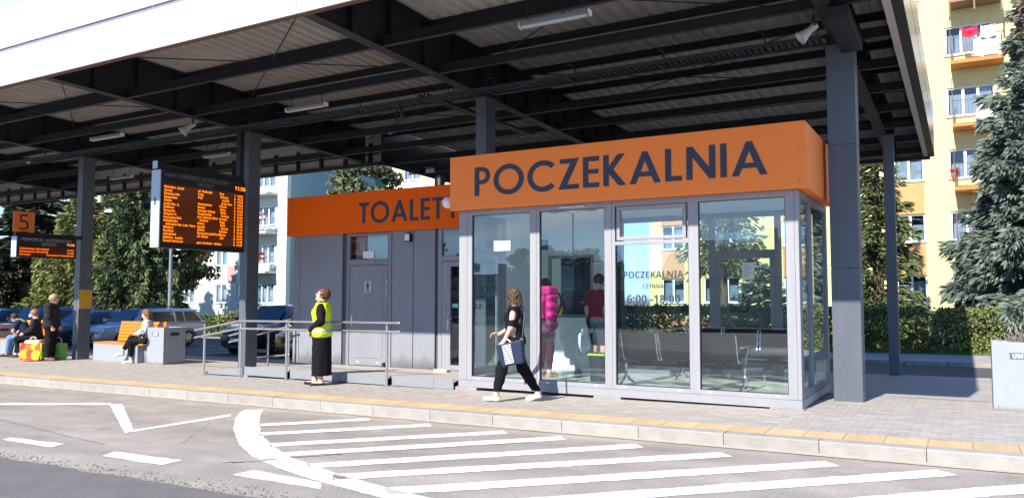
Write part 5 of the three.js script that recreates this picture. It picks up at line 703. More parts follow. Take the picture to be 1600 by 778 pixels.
{
  const b = thing('apartment_block', 'yellow apartment block with orange panels and balconies behind the right hedge', 'building'); const z = -40, wallM = std([0.8, 0.675, 0.31], 0.9, { map: M.softMap }), or = std([0.68, 0.33, 0.13], 0.85, { map: M.softMap }), slabM = std([0.5, 0.2, 0.05], 0.8), railM = std([0.2, 0.12, 0.08], 0.6);
  const X0 = -14.6, X1 = 17, holes = [], wins = []; const F = 2.77, base = 1.24;
  for (let m = -1; m <= 1; m++) for (let f = 0; f < 7; f++) { const o = m * 11.15, y = base + f * F;
    const add = (a, c, h0, h1, p, kind) => { if (a + o < X0 + 0.5 || c + o > X1 - 0.5) return; holes.push([a + o, c + o, h0, h1]); wins.push([a + o, c + o, h0, h1, p, kind, f, m]); };
    add(-2.78, -1.55, y, y + 1.26, 2, 'w'); add(-0.55, 1.3, y - (f ? 0 : 0), y + 1.3, 3, 'b'); add(3.4, 4.6, y, y + 1.26, 2, 'w'); add(5.8, 6.9, y, y + 1.26, 2, 'p'); }
  facade(b, X0, X1, -0.8, 20, z, holes, wallM);
  part(b, 'side_wall', [bx(X0, X0 + 0.35, -0.8, 20, z - 12, z - 0.352), bx(X1 - 0.35, X1, -0.8, 20, z - 12, z - 0.352), bx(X0 + 0.36, X1 - 0.36, -0.8, 20, z - 12, z - 11.7)], std([0.62, 0.58, 0.42], 0.9)); part(b, 'roof', bx(X0 - 0.2, X1 + 0.2, 20.002, 20.3, z - 12.2, z + 0.25), M.steel); part(b, 'plinth', bx(X0 - 0.02, X1 + 0.02, -0.8, 0.45, z + 0.001, z + 0.06), or);
  for (const [a, c, y0, y1, p, kind, f, m] of wins) {
    windowPart(b, a, c, y0, y1, z, p);
    if (kind === 'w' && f < 6) part(b, 'panel', bx(a + 0.01, c - 0.01, y1 + 0.01, y1 + 1.46, z + 0.002, z + 0.02), or);
    if (kind === 'b' && f > 0 && f < 6) { const bb = balcony(b, a + 0.2, c + 0.35, y0 - 0.5, z, slabM, railM); const q = rnd(); if (q < 0.75) part(bb, 'screen_panel', bx(c - 0.75, c + 0.25, y0 - 0.45, y0 + 0.38, z + 1.03, z + 1.045), std([0.62, 0.64, 0.62], 0.6)); }
  }
  // laundry and geranium on the visible balconies
  const wy = base + 4 * F - 0.5, cloth = (x, w, h, col, label) => { const t = thing('laundry', label, 'laundry', [x, wy + 1.34, z + 1.1]); const g = new THREE.PlaneGeometry(w, h, 14, 8), p = g.attributes.position; for (let i = 0; i < p.count; i++) { const X = p.getX(i), Y = p.getY(i); p.setZ(i, 0.05 * Math.sin(X * 13 + Y * 5) + 0.03 * Math.sin(Y * 21)); p.setY(i, Y - 0.04 * Math.cos(X * 9)); } g.translate(0, -h / 2, 0); g.computeVertexNormals(); part(t, 'cloth', g, std(col, 0.9)); part(t, 'peg', [bx(-w * 0.35, -w * 0.35 + 0.03, -0.03, 0.06, -0.02, 0.06), bx(w * 0.35, w * 0.35 + 0.03, -0.03, 0.06, -0.02, 0.06)], M.bark); };
  cloth(0.42, 0.6, 0.42, [0.5, 0.02, 0.05], 'red cloth hung to dry on the top balcony'); cloth(1.1, 0.55, 0.55, [0.55, 0.55, 0.72], 'pale lilac cloth hung to dry on the top balcony');
  { const ln = thing('clothes_line', 'thin clothes line across the top right balcony', 'line', [0.65, wy + 1.36, z + 1.1]); part(ln, 'line', rod([-0.85, 0.02, 0], [0.9, 0.02, 0], 0.008, 5), M.seam); }
  { const aw = part(b, 'balcony_awning', [bx(-0.35, 1.7, wy + 2.55, wy + 2.62, z + 0.002, z + 1.1), bx(-0.35, -0.28, wy + 1.9, wy + 2.549, z + 1.03, z + 1.1), bx(1.6, 1.67, wy + 1.9, wy + 2.549, z + 1.03, z + 1.1), bx(0.6, 0.66, wy + 2.1, wy + 2.549, z + 1.03, z + 1.1)], railM); }
  const ger = (x, y, label) => { const t = thing('flower_pot', label, 'flower pot', [x, y, z + 0.1]); part(t, 'pot', new THREE.LatheGeometry([[0, 0], [0.09, 0], [0.13, 0.2], [0.14, 0.22], [0.12, 0.22], [0.1, 0.19], [0, 0.19]].map((p) => new THREE.Vector2(...p)), 16), std([0.5, 0.15, 0.05], 0.8)); part(t, 'blooms', leafCloud(160, (k) => { const a = rnd() * 6.28, r = rr(0.05, 0.24); return [r * Math.cos(a), rr(0.25, 0.45), r * Math.sin(a)]; }, 0.05, (k) => (k % 3 ? [0.5, 0.03, 0.08] : [0.06, 0.15, 0.03])), M.leaf); };
  M.leaf = M.leaf || new THREE.MeshStandardMaterial({ color: 0xffffff, roughness: 0.75, vertexColors: true, side: THREE.DoubleSide });
  ger(-0.35, base + 2 * F - 0.02, 'terracotta pot of pink geraniums on the balcony ledge halfway up'); ger(0.05, base - 0.05, 'terracotta pot of red flowers on the ground floor sill above the hedge');
}
{
  const b = thing('apartment_block', 'pale green apartment block with pink panels and a teal gable on the left', 'building'); const z = -40, wallM = std([0.72, 0.76, 0.68], 0.9, { map: M.softMap }), pink = std([0.6, 0.28, 0.27], 0.85), teal = std([0.3, 0.42, 0.4], 0.85, { map: M.softMap }), slabM = std([0.5, 0.52, 0.48], 0.8), railM = std([0.18, 0.2, 0.18], 0.6);
  const X0 = -76, X1 = -41.3, holes = [], wins = []; const F = 2.77, base = 1.1;
  for (let m = 0; m < 4; m++) for (let f = 0; f < 5; f++) { const o = -m * 8.4, y = base + f * F; for (const [a, c, p, k] of [[-44.4, -42.5, 3, 'b'], [-46.3, -45.1, 2, 'w'], [-48.6, -47.35, 2, 'p']]) { if (a + o < X0 + 0.4) continue; holes.push([a + o, c + o, y, y + 1.4]); wins.push([a + o, c + o, y, y + 1.4, p, k, f]); } }
  facade(b, X0, X1 - 0.002, -0.8, 14.6, z, holes, wallM); part(b, 'gable_wall', [bx(X1 - 0.35, X1, -0.8, 14.6, z - 9.5, z - 0.352)], teal); part(b, 'gable_wing', bx(X1 - 0.3, X1 - 0.05, -0.8, 14.6, z - 12.5, z - 9.502), std([0.09, 0.19, 0.16], 0.85)); part(b, 'side_wall', [bx(X0, X0 + 0.35, -0.8, 14.6, z - 12, z - 0.352), bx(X0 + 0.36, X1 - 0.36, -0.8, 14.6, z - 12, z - 11.7)], wallM); part(b, 'roof', bx(X0 - 0.2, X1 + 0.2, 14.602, 14.9, z - 12.6, z + 0.25), M.steel); part(b, 'white_strip', bx(X1 - 1.0, X1 - 0.003, -0.5, 14.6, z + 0.001, z + 0.03), std([0.75, 0.75, 0.72], 0.8));
  for (const [a, c, y0, y1, p, k, f] of wins) { windowPart(b, a, c, y0, y1, z, p); if (k === 'b' && f > 0) balcony(b, a, c + 0.25, y0 - 0.5, z, slabM, railM); if (k === 'p' && f < 4) part(b, 'panel', bx(c + 0.05, c + 1.0, y0 + 1.5, y0 + 2.72, z + 0.002, z + 0.02), pink); }
  const fl = (x, y, w, col, label) => { const t = thing('flower_box', label, 'flower box', [x, y, z + 1.08]); part(t, 'box', rbx(-w / 2, w / 2, -0.1, 0.08, -0.08, 0.08, 0.01), M.white); part(t, 'blooms', leafCloud(500, () => [rr(-w / 2, w / 2), rr(-0.25, 0.28), rr(-0.16, 0.2)], 0.07, (i) => (i % 4 ? [col[0] * rr(0.7, 1.2), col[1], col[2] * rr(0.7, 1.2)] : [0.05, 0.13, 0.03])), M.leaf); };
  fl(-43.2, base + 2 * F + 0.48, 1.9, [0.5, 0.02, 0.22], 'box of magenta flowers along the middle balcony of the pale green block'); fl(-42.7, base + F + 0.5, 0.7, [0.55, 0.03, 0.03], 'small box of red flowers on the lower balcony of the pale green block');
}
{
  const b = thing('apartment_block', 'cream apartment block glimpsed between the round tree and the canopy edge', 'building'); const z = -43, holes = [], wins = []; for (let f = 0; f < 5; f++) for (const x of [-33.4, -30.2, -27.2, -24.2]) { holes.push([x, x + 1.5, 1.2 + f * 2.77, 2.5 + f * 2.77]); wins.push([x, x + 1.5, 1.2 + f * 2.77, 2.5 + f * 2.77]); }
  facade(b, -34.9, -22, -0.8, 15, z, holes, std([0.8, 0.74, 0.52], 0.9, { map: M.softMap })); part(b, 'side_wall', [bx(-34.9, -34.55, -0.8, 15, z - 11, z - 0.352), bx(-22.35, -22, -0.8, 15, z - 11, z - 0.352), bx(-34.54, -22.36, -0.8, 15, z - 11, z - 10.7)], std([0.7, 0.66, 0.5], 0.9)); part(b, 'roof', bx(-35.1, -21.8, 15.002, 15.3, z - 11.2, z + 0.25), M.steel); for (const w of wins) { windowPart(b, ...w, z, 2); part(b, 'surround', [bx(w[0] - 0.16, w[0] - 0.06, w[2], w[3] + 0.1, z + 0.002, z + 0.03), bx(w[1] + 0.06, w[1] + 0.16, w[2], w[3] + 0.1, z + 0.002, z + 0.03)], std([0.7, 0.5, 0.1], 0.8)); }
}
{
  // low house with a brown roof and a long shed across the road: they show as reflections in the glass
  const h = thing('house', 'low house with a brown pitched roof across the road behind the camera', 'building', [-12, -0.3, 26]); part(h, 'wall', [bx(-4.5, 4.5, 0, 3.0, 0, 7)], std([0.5, 0.45, 0.3], 0.9)); const s = new THREE.Shape([[-0.5, 0], [7.5, 0], [3.5, 2.6]].map((p) => new THREE.Vector2(...p))); const g = new THREE.ExtrudeGeometry(s, { depth: 10, bevelEnabled: false }); g.rotateY(-Math.PI / 2); g.translate(5, 3.001, 0); part(h, 'roof', g, std([0.2, 0.13, 0.1], 0.85, { map: M.softMap })); for (const x of [-3, 0, 3]) part(h, 'window', rbx(x - 0.6, x + 0.6, 0.9, 2.2, -0.03, 0.02, 0.01), winGlass); part(h, 'chimney', bx(1, 1.6, 4.6, 6.2, 3.2, 3.8), std([0.35, 0.14, 0.09], 0.9));
  const w = thing('shed', 'long low dark shed across the road behind the camera', 'building', [-32, -0.4, 33]); part(w, 'wall', bx(-13, 13, 0, 3.6, 0, 8), std([0.2, 0.17, 0.15], 0.9)); part(w, 'roof', bx(-13.4, 13.4, 3.601, 3.8, -0.4, 8.4), std([0.1, 0.08, 0.075], 0.8)); for (let i = 0; i < 4; i++) part(w, 'chimney', bx(-8 + i * 5, -7.4 + i * 5, 3.801, 4.8, 3, 3.6), std([0.2, 0.12, 0.1], 0.9)); for (let i = 0; i < 6; i++) part(w, 'window', rbx(-11 + i * 4, -9.6 + i * 4, 1, 2.4, -0.03, 0.02, 0.01), winGlass);
}
function lampPost(x, z, h, arms, label) {
  const t = thing('street_lamp', label, 'street lamp', [x, gy(x, z), z]); const g = new THREE.CylinderGeometry(0.055, 0.09, h, 14); g.translate(0, h / 2, 0); part(t, 'pole', g, M.galv); const b = new THREE.CylinderGeometry(0.14, 0.16, 0.5, 14); b.translate(0, 0.25, 0); part(t, 'base', b, M.galv); for (const s of arms) { part(t, 'arm', tube([[0, h, 0], [s * 0.5, h + 0.25, 0], [s * 1.2, h + 0.28, 0]], 0.035, 12, 8), M.galv); part(t, 'lantern', rbx(s * 1.5 - 0.35, s * 1.5 + 0.35, h + 0.2, h + 0.34, -0.12, 0.12, 0.04), M.frame); }
}
lampPost(-24.5, 29, 7.6, [-1, 1], 'double armed street lamp across the road behind the camera');
lampPost(-34.0, -25.3, 8, [1], 'pale slim lamp post behind the silver estate car');
// ---------------------------------------------------------------- people
const smin = (a, b, k) => { const h = Math.max(k - Math.abs(a - b), 0) / k; return Math.min(a, b) - h * h * k * 0.25; };
// naive surface nets over a box
function sdfMesh(f, mn, mx, cell) {
  const nx = Math.ceil((mx[0] - mn[0]) / cell) + 1, ny = Math.ceil((mx[1] - mn[1]) / cell) + 1, nz = Math.ceil((mx[2] - mn[2]) / cell) + 1; const F = new Float32Array(nx * ny * nz); let o = 0;
  for (let k = 0; k < nz; k++) for (let j = 0; j < ny; j++) for (let i = 0; i < nx; i++) F[o++] = f(mn[0] + i * cell, mn[1] + j * cell, mn[2] + k * cell);
  const id = new Int32Array(nx * ny * nz).fill(-1), pos = [], idx = []; const at = (i, j, k) => (k * ny + j) * nx + i;
  const cr = [[0, 0, 0], [1, 0, 0], [0, 1, 0], [1, 1, 0], [0, 0, 1], [1, 0, 1], [0, 1, 1], [1, 1, 1]], ed = [[0, 1], [2, 3], [4, 5], [6, 7], [0, 2], [1, 3], [4, 6], [5, 7], [0, 4], [1, 5], [2, 6], [3, 7]];
  for (let k = 0; k < nz - 1; k++) for (let j = 0; j < ny - 1; j++) for (let i = 0; i < nx - 1; i++) {
    let m = 0; const v = []; for (let c = 0; c < 8; c++) { const q = F[at(i + cr[c][0], j + cr[c][1], k + cr[c][2])]; v.push(q); if (q < 0) m |= 1 << c; } if (m === 0 || m === 255) continue;
    let n = 0, x = 0, y = 0, z = 0; for (const [a, b] of ed) { if (((m >> a) & 1) === ((m >> b) & 1)) continue; const t = v[a] / (v[a] - v[b]); x += cr[a][0] + (cr[b][0] - cr[a][0]) * t; y += cr[a][1] + (cr[b][1] - cr[a][1]) * t; z += cr[a][2] + (cr[b][2] - cr[a][2]) * t; n++; }
    id[at(i, j, k)] = pos.length / 3; pos.push(mn[0] + (i + x / n) * cell, mn[1] + (j + y / n) * cell, mn[2] + (k + z / n) * cell);
  }
  const quad = (a, b, c, d, fl) => { if (a < 0 || b < 0 || c < 0 || d < 0) return; fl ? idx.push(a, c, b, a, d, c) : idx.push(a, b, c, a, c, d); };
  for (let k = 1; k < nz - 1; k++) for (let j = 1; j < ny - 1; j++) for (let i = 1; i < nx - 1; i++) { const s = F[at(i, j, k)] < 0; if (s !== F[at(i + 1, j, k)] < 0) quad(id[at(i, j - 1, k - 1)], id[at(i, j, k - 1)], id[at(i, j, k)], id[at(i, j - 1, k)], !s); if (s !== F[at(i, j + 1, k)] < 0) quad(id[at(i - 1, j, k - 1)], id[at(i - 1, j, k)], id[at(i, j, k)], id[at(i, j, k - 1)], !s); if (s !== F[at(i, j, k + 1)] < 0) quad(id[at(i - 1, j - 1, k)], id[at(i, j - 1, k)], id[at(i, j, k)], id[at(i - 1, j, k)], !s); }
  const g = new THREE.BufferGeometry(); g.setAttribute('position', new THREE.BufferAttribute(new Float32Array(pos), 3)); g.setIndex(idx); g.computeVertexNormals(); return g;
}
function colourGeo(g, fn) { const p = g.attributes.position, c = new Float32Array(p.count * 3); for (let i = 0; i < p.count; i++) { const q = fn(p.getX(i), p.getY(i), p.getZ(i)); c.set(q, i * 3); } g.setAttribute('color', new THREE.BufferAttribute(c, 3)); return g; }
const capD = (x, y, z, c) => { const ax = x - c[0], ay = y - c[1], az = z - c[2]; let h = (ax * c[3] + ay * c[4] + az * c[5]) / c[6]; h = h < 0 ? 0 : h > 1 ? 1 : h; const dx = ax - c[3] * h, dy = ay - c[4] * h, dz = az - c[5] * h; return Math.sqrt(dx * dx + dy * dy + dz * dz) - (c[7] + (c[8] - c[7]) * h); };
const cap = (a, b, ra, rb2) => { const d = [b[0] - a[0], b[1] - a[1], b[2] - a[2]]; return [a[0], a[1], a[2], d[0], d[1], d[2], d[0] * d[0] + d[1] * d[1] + d[2] * d[2] + 1e-9, ra, rb2]; };
const unionCaps = (caps, k, grow = 0) => (x, y, z) => { let d = 9; for (const c of caps) { const q = capD(x, y, z, c); d = d > 8 ? q : smin(d, q, k); } return d - grow; };
const boundsOf = (caps, m) => { const a = [9, 9, 9], b = [-9, -9, -9]; for (const c of caps) for (const h of [0, 1]) for (let k = 0; k < 3; k++) { const v = c[k] + c[3 + k] * h, r = c[7 + h] + m; a[k] = Math.min(a[k], v - r); b[k] = Math.max(b[k], v + r); } return [a, b]; };
const lerp3 = (a, b, t) => [a[0] + (b[0] - a[0]) * t, a[1] + (b[1] - a[1]) * t, a[2] + (b[2] - a[2]) * t];
function makePerson(o) {
  const s = o.h / 1.7, D = { head: [0, 1.58, 0.02], neck: [0, 1.43, -0.012], chest: [0, 1.27, 0], pelvis: [0, 0.96, 0], shL: [0.17, 1.385, -0.012], elL: [0.215, 1.11, -0.03], wrL: [0.22, 0.87, 0.04], shR: [-0.17, 1.385, -0.012], elR: [-0.215, 1.11, -0.03], wrR: [-0.22, 0.87, 0.04], hipL: [0.085, 0.93, 0], knL: [0.09, 0.5, 0.015], anL: [0.09, 0.085, -0.02], toL: [0.105, 0.03, 0.13], hipR: [-0.085, 0.93, 0], knR: [-0.09, 0.5, 0.015], anR: [-0.09, 0.085, -0.02], toR: [-0.105, 0.03, 0.13] };
  const J = {}; for (const k in D) J[k] = (o.J && o.J[k] ? o.J[k] : D[k]).map((v) => v * s);
  const t = thing('person', o.label, 'person', o.pos, o.turn); const w = o.width || 1, R = (v) => v * s * w;
  const off = (p, x, y, z) => [p[0] + x * s, p[1] + y * s, p[2] + z * s];
  const side = (() => { const a = V(...J.shL).sub(V(...J.shR)).normalize(); return [a.x, a.y, a.z]; })();
  const sd = (p, k) => [p[0] + side[0] * k * s, p[1] + side[1] * k * s, p[2] + side[2] * k * s];
  const parts = {
    torso: [cap(sd(J.pelvis, 0.055), sd(J.chest, 0.07), R(0.1), R(0.098)), cap(sd(J.pelvis, -0.055), sd(J.chest, -0.07), R(0.1), R(0.098)), cap(J.chest, J.neck, R(0.095), R(0.055)), cap(lerp3(J.shL, J.shR, 0.1), lerp3(J.shL, J.shR, 0.9), R(0.06), R(0.06)), ...(o.bust ? [cap(off(sd(J.chest, 0.06), 0, -0.01, 0.07), off(sd(J.chest, 0.06), 0, -0.012, 0.08), R(0.052), R(0.05)), cap(off(sd(J.chest, -0.06), 0, -0.01, 0.07), off(sd(J.chest, -0.06), 0, -0.012, 0.08), R(0.052), R(0.05))] : [])],
    pelvis: [cap(J.hipL, J.hipR, R(0.105), R(0.105)), cap(off(J.pelvis, 0, -0.04, -0.03), J.pelvis, R(0.1), R(0.1))],
    neck: [cap(J.neck, lerp3(J.neck, J.head, 0.75), R(0.052), R(0.047))],
    armsU: [cap(J.shL, J.elL, R(0.05), R(0.039)), cap(J.shR, J.elR, R(0.05), R(0.039))], armsL: [cap(J.elL, J.wrL, R(0.039), R(0.025)), cap(J.elR, J.wrR, R(0.039), R(0.025))],
    legsT: [cap(J.hipL, J.knL, R(0.085), R(0.053)), cap(J.hipR, J.knR, R(0.085), R(0.053))], legsS: [cap(J.knL, J.anL, R(0.052), R(0.035)), cap(J.knR, J.anR, R(0.052), R(0.035)), ...['L', 'R'].map((q) => { const a = lerp3(J['kn' + q], J['an' + q], 0.15), b = lerp3(J['kn' + q], J['an' + q], 0.5); return cap(off(a, 0, 0, -0.018), off(b, 0, 0, -0.012), R(0.046), R(0.036)); })],
    feet: ['L', 'R'].map((q) => cap(off(J['an' + q], 0, -0.045, -0.01), J['to' + q], R(0.036), R(0.026))), ankles: ['L', 'R'].map((q) => cap(J['an' + q], off(J['an' + q], 0, -0.045, -0.01), R(0.035), R(0.036))),
  };
  const all = Object.values(parts).flat(); const bodyF = unionCaps(all, 0.035 * s); const [b0, b1] = boundsOf(all, 0.02);
  const geos = [sdfMesh(bodyF, b0, b1, 0.014)];
  // head on its own grid
  const hy = (o.headYaw || 0), hp = (o.headPitch || 0), hs = s * (o.headScale || 1), e = new THREE.Euler(hp, hy, 0, 'YXZ'), q = new THREE.Quaternion().setFromEuler(e);
  const ell = (x, y, z, c, r) => (Math.hypot((x - c[0]) / r[0], (y - c[1]) / r[1], (z - c[2]) / r[2]) - 1) * Math.min(...r);
  const hc = (a, b, ra, rb2) => cap(a, b, ra, rb2), nose = hc([0, 0.015, 0.09], [0, -0.022, 0.109], 0.009, 0.014), brow = hc([-0.035, 0.03, 0.08], [0.035, 0.03, 0.08], 0.016, 0.016), chin = hc([0, -0.098, 0.062], [0, -0.09, 0.055], 0.024, 0.026), lip = hc([-0.02, -0.058, 0.088], [0.02, -0.058, 0.088], 0.009, 0.009), earL = hc([0.077, 0.015, -0.01], [0.074, -0.025, -0.002], 0.016, 0.011), earR = hc([-0.077, 0.015, -0.01], [-0.074, -0.025, -0.002], 0.016, 0.011), nk = hc([0, -0.06, -0.02], [0, -0.15, -0.03], 0.055, 0.052);
  const headF = (x, y, z) => { let d = smin(ell(x, y, z, [0, 0.03, -0.012], [0.076, 0.092, 0.096]), ell(x, y, z, [0, -0.035, 0.025], [0.058, 0.085, 0.068]), 0.03); d = smin(d, capD(x, y, z, chin), 0.02); d = smin(d, capD(x, y, z, brow), 0.015); d = smin(d, capD(x, y, z, nose), 0.012); d = smin(d, capD(x, y, z, lip), 0.008); d = smin(d, capD(x, y, z, earL), 0.008); d = smin(d, capD(x, y, z, earR), 0.008); d = smin(d, capD(x, y, z, nk), 0.03); for (const sx of [-1, 1]) { const e2 = Math.hypot(x - sx * 0.031, y - 0.008, z - 0.098) - 0.016; d = -smin(-d, e2, 0.012); } return d; };
  const place = (g) => { g.scale(hs, hs, hs); g.applyQuaternion(q); g.translate(...J.head); return g; };
  const skin = o.skin || [0.55, 0.31, 0.22];
  const hg = sdfMesh(headF, [-0.11, -0.19, -0.13], [0.11, 0.14, 0.14], 0.0055); colourGeo(hg, (x, y, z) => { for (const sx of [-1, 1]) { const d = Math.hypot(x - sx * 0.031, (y - 0.008) * 1.6, z - 0.085); if (z > 0.05 && d < 0.013) return [0.04, 0.03, 0.03]; const bd = Math.hypot((x - sx * 0.033) * 0.5, (y - 0.035) * 2.2, z - 0.09); if (z > 0.05 && bd < 0.013) return [skin[0] * 0.35, skin[1] * 0.32, skin[2] * 0.3]; } if (z > 0.07 && Math.abs(y + 0.058) < 0.011 && Math.abs(x) < 0.025) return [skin[0] * 0.85, skin[1] * 0.5, skin[2] * 0.5]; return skin; }); place(hg);
  colourGeo(geos[0], () => skin); geos.push(hg);
  // hands
  for (const c of ['L', 'R']) {
    const sg = c === 'L' ? 1 : -1, W = J['wr' + c], E2 = J['el' + c], hd = o['hand' + c] || {}; const d = V(...(hd.dir || [W[0] - E2[0], W[1] - E2[1], W[2] - E2[2]])).normalize(); const pn = V(...(hd.palm || [-sg, 0, 0.2])); pn.addScaledVector(d, -pn.dot(d)).normalize(); const sx = V().crossVectors(d, pn).normalize(); // across the palm
    const th = V(...(hd.thumb || [0, 0.2, 1])); if (sx.dot(th) < 0) sx.negate(); const curl = hd.curl ?? 0.5; const P = (a, b, cc) => { const v = V(...W).addScaledVector(d, a * s).addScaledVector(sx, b * s).addScaledVector(pn, cc * s); return [v.x, v.y, v.z]; };
    const caps = [cap(P(-0.02, 0, 0), P(0.03, 0, 0), R(0.024), R(0.026))]; for (const b of [-0.026, -0.009, 0.009, 0.026]) caps.push(cap(P(0.03, b * 0.7, 0), P(0.085, b, 0.002), 0.013 * s, 0.0105 * s));
    [[-0.029, 0.06], [-0.0095, 0.072], [0.0105, 0.078], [0.03, 0.07]].forEach(([b, L], i) => { const a1 = curl * (0.8 + 0.1 * i), a2 = a1 + curl * 1.0; let p = P(0.088, b, 0.002), dir = (a) => [Math.cos(a), Math.sin(a)]; const n1 = [0.088 + L * 0.5 * dir(a1)[0], 0.002 + L * 0.5 * dir(a1)[1]], n2 = [n1[0] + L * 0.5 * dir(a2)[0], n1[1] + L * 0.5 * dir(a2)[1]]; caps.push(cap(p, P(n1[0], b * 1.04, n1[1]), 0.0092 * s, 0.0083 * s), cap(P(n1[0], b * 1.04, n1[1]), P(n2[0], b * 1.02, n2[1]), 0.0083 * s, 0.007 * s)); });
    caps.push(cap(P(0.022, 0.026, 0.004), P(0.055, 0.05, 0.016), 0.0125 * s, 0.0105 * s), cap(P(0.055, 0.05, 0.016), P(0.085, 0.052, 0.028), 0.0105 * s, 0.008 * s)); const f = (x, y, z) => { let dd = 9; for (const k of caps) { const qd = capD(x, y, z, k); dd = dd > 8 ? qd : smin(dd, qd, 0.004); } return dd; }; const [a0, a1] = boundsOf(caps, 0.008); const g = sdfMesh(f, a0, a1, 0.0042); colourGeo(g, () => skin); geos.push(g);
  }
  const sm = std([1, 1, 1], 0.6, { vertexColors: true }); part(t, 'body', geos, sm);
  // garments
  for (const gdef of o.wear || []) {
    const caps = gdef.sel.map((k) => parts[k]).flat().concat((gdef.caps || []).map((c) => cap(c[0].map((v) => v * s), c[1].map((v) => v * s), c[2] * s, c[3] * s))); const base = caps.length ? unionCaps(caps, (gdef.k || 0.05) * s, gdef.grow ?? 0.014) : null; const clip = gdef.clip, wr = gdef.wrinkle ?? 0.004; const fn = (x, y, z) => { const X = x / s, Y = y / s, Z = z / s; let d = base ? base(x, y, z) : 9; if (gdef.fn) d = smin(d, gdef.fn(X, Y, Z) * s, 0.02); if (d < 0.05 && wr) d += wr * Math.sin(Y * 38 + 4 * Math.sin(X * 21) + 3 * Math.sin(Z * 17)) * 0.6 + wr * 0.5 * noise.noise(X * 14, Y * 9, Z * 14); return clip ? Math.max(d, clip(X, Y, Z, J, s) * s) : d; };
    const [a0, a1] = caps.length ? boundsOf(caps, (gdef.grow ?? 0.014) + 0.03) : [gdef.box[0].map((v) => v * s), gdef.box[1].map((v) => v * s)]; const bb = gdef.box && caps.length ? [a0.map((v, i) => Math.min(v, gdef.box[0][i] * s)), a1.map((v, i) => Math.max(v, gdef.box[1][i] * s))] : [a0, a1];
    const g = sdfMesh(fn, bb[0], bb[1], gdef.cell || 0.013); const cf = gdef.colourFn; if (cf) colourGeo(g, (x, y, z) => cf(x / s, y / s, z / s)); part(t, gdef.name, g, new THREE.MeshPhysicalMaterial({ color: cf ? rgb(1, 1, 1) : rgb(...gdef.colour), roughness: gdef.rough ?? 0.9, specularIntensity: 0.35, vertexColors: !!cf }), gdef.label);
  }
  if (o.hair) { const H = o.hair; const fr = H.fringe ?? 0.062, cs = (H.caps || []).map((c) => cap(...c)); const f = (x, y, z) => { let d = ell(x, y, z, [0, 0.036, -0.018], [0.086 + (H.vol || 0), 0.1 + (H.vol || 0), 0.103 + (H.vol || 0)]); d += 0.004 * Math.sin(x * 150 + 3 * Math.sin(y * 60)) * Math.sin(z * 120 + y * 90) + (H.wave || 0) * Math.sin(y * 75 + 5 * Math.sin(x * 40)) * Math.cos(x * 55 + z * 60); const face = Math.max(z - 0.018 - 0.3 * Math.abs(x) - (y > fr ? 0.2 : 0), -1); let cut = Math.max(face, (H.low ?? -0.06) - y); d = Math.max(d, cut); for (const c of cs) d = smin(d, capD(x, y, z, c) + (H.wave || 0) * Math.sin(y * 75 + 5 * Math.sin(x * 40)) * Math.cos(x * 55 + z * 60), 0.03); return d; }; const bx0 = H.box || [[-0.13, -0.12, -0.15], [0.13, 0.17, 0.13]]; const g = sdfMesh(f, bx0[0], bx0[1], 0.007); place(g); colourGeo(g, (x, y, z) => { const k = 0.8 + 0.5 * noise.noise(x * 60, y * 14, z * 60); return [H.colour[0] * k, H.colour[1] * k, H.colour[2] * k]; }); part(t, 'hair', g, std([1, 1, 1], 0.6, { vertexColors: true })); }
  if (o.shoes) for (const c of ['L', 'R']) { const S = o.shoes, an = off(J['an' + c], 0, -0.045, -0.012), to = J['to' + c]; const dir = V(to[0] - an[0], 0, to[2] - an[2]).normalize(); const sole = -0.032; const caps = [cap(an, to, R(0.043), R(0.034)), cap([an[0], an[1] + 0.0, an[2]], [an[0], an[1] + (S.high || 0.01), an[2]], R(0.043), R(0.042)), cap(lerp3(an, to, 0.75), [to[0] + dir.x * 0.035 * s, to[1] - 0.003, to[2] + dir.z * 0.035 * s], R(0.036), R(0.026))]; const f0 = unionCaps(caps, 0.03), topc = S.top ?? 9; const floor = Math.min(an[1], to[1]) - 0.034; const f = (x, y, z) => Math.max(f0(x, y, z), S.low && Math.hypot(x - an[0], z - an[2]) < 9 ? (y - (lerp3(an, to, 0.5)[1] + S.low)) : -1, (o.flatFeet === false ? -1 : floor - y)); const [a0, a1] = boundsOf(caps, 0.02); const g = sdfMesh(f, a0, a1, 0.007); if (S.soleColour) colourGeo(g, (x, y) => (y < floor + 0.022 ? S.soleColour : S.colour)); part(t, 'shoe', g, std(S.soleColour ? [1, 1, 1] : S.colour, 0.6, S.soleColour ? { vertexColors: true } : {})); }
  t.userData.scaleUsed = undefined; delete t.userData.scaleUsed; t.updateMatrix(); return { t, J, s };
}
const belowSleeve = (frac) => (x, y, z, J, s) => { let d = -1; for (const c of ['L', 'R']) { const A = J['el' + c], B = J['wr' + c]; const v = [B[0] - A[0], B[1] - A[1], B[2] - A[2]], L = Math.hypot(...v); const t = ((x * s - A[0]) * v[0] + (y * s - A[1]) * v[1] + (z * s - A[2]) * v[2]) / L; const m = lerp3(A, B, 0.6), near = Math.hypot(x * s - m[0], y * s - m[1], z * s - m[2]); if (near < L * 0.75) d = Math.max(d, (t - frac * L) / s); } return d; };
const upperSleeve = (frac) => (x, y, z, J, s) => { let d = -1; for (const c of ['L', 'R']) { const A = J['sh' + c], B = J['el' + c]; const v = [B[0] - A[0], B[1] - A[1], B[2] - A[2]], L = Math.hypot(...v); const px = x * s - A[0], py = y * s - A[1], pz = z * s - A[2], t = (px * v[0] + py * v[1] + pz * v[2]) / L, r = Math.hypot(px - v[0] / L * t, py - v[1] / L * t, pz - v[2] / L * t); if (r < 0.1 * s && t > 0) d = Math.max(d, (t - frac * L) / s); } return d; };
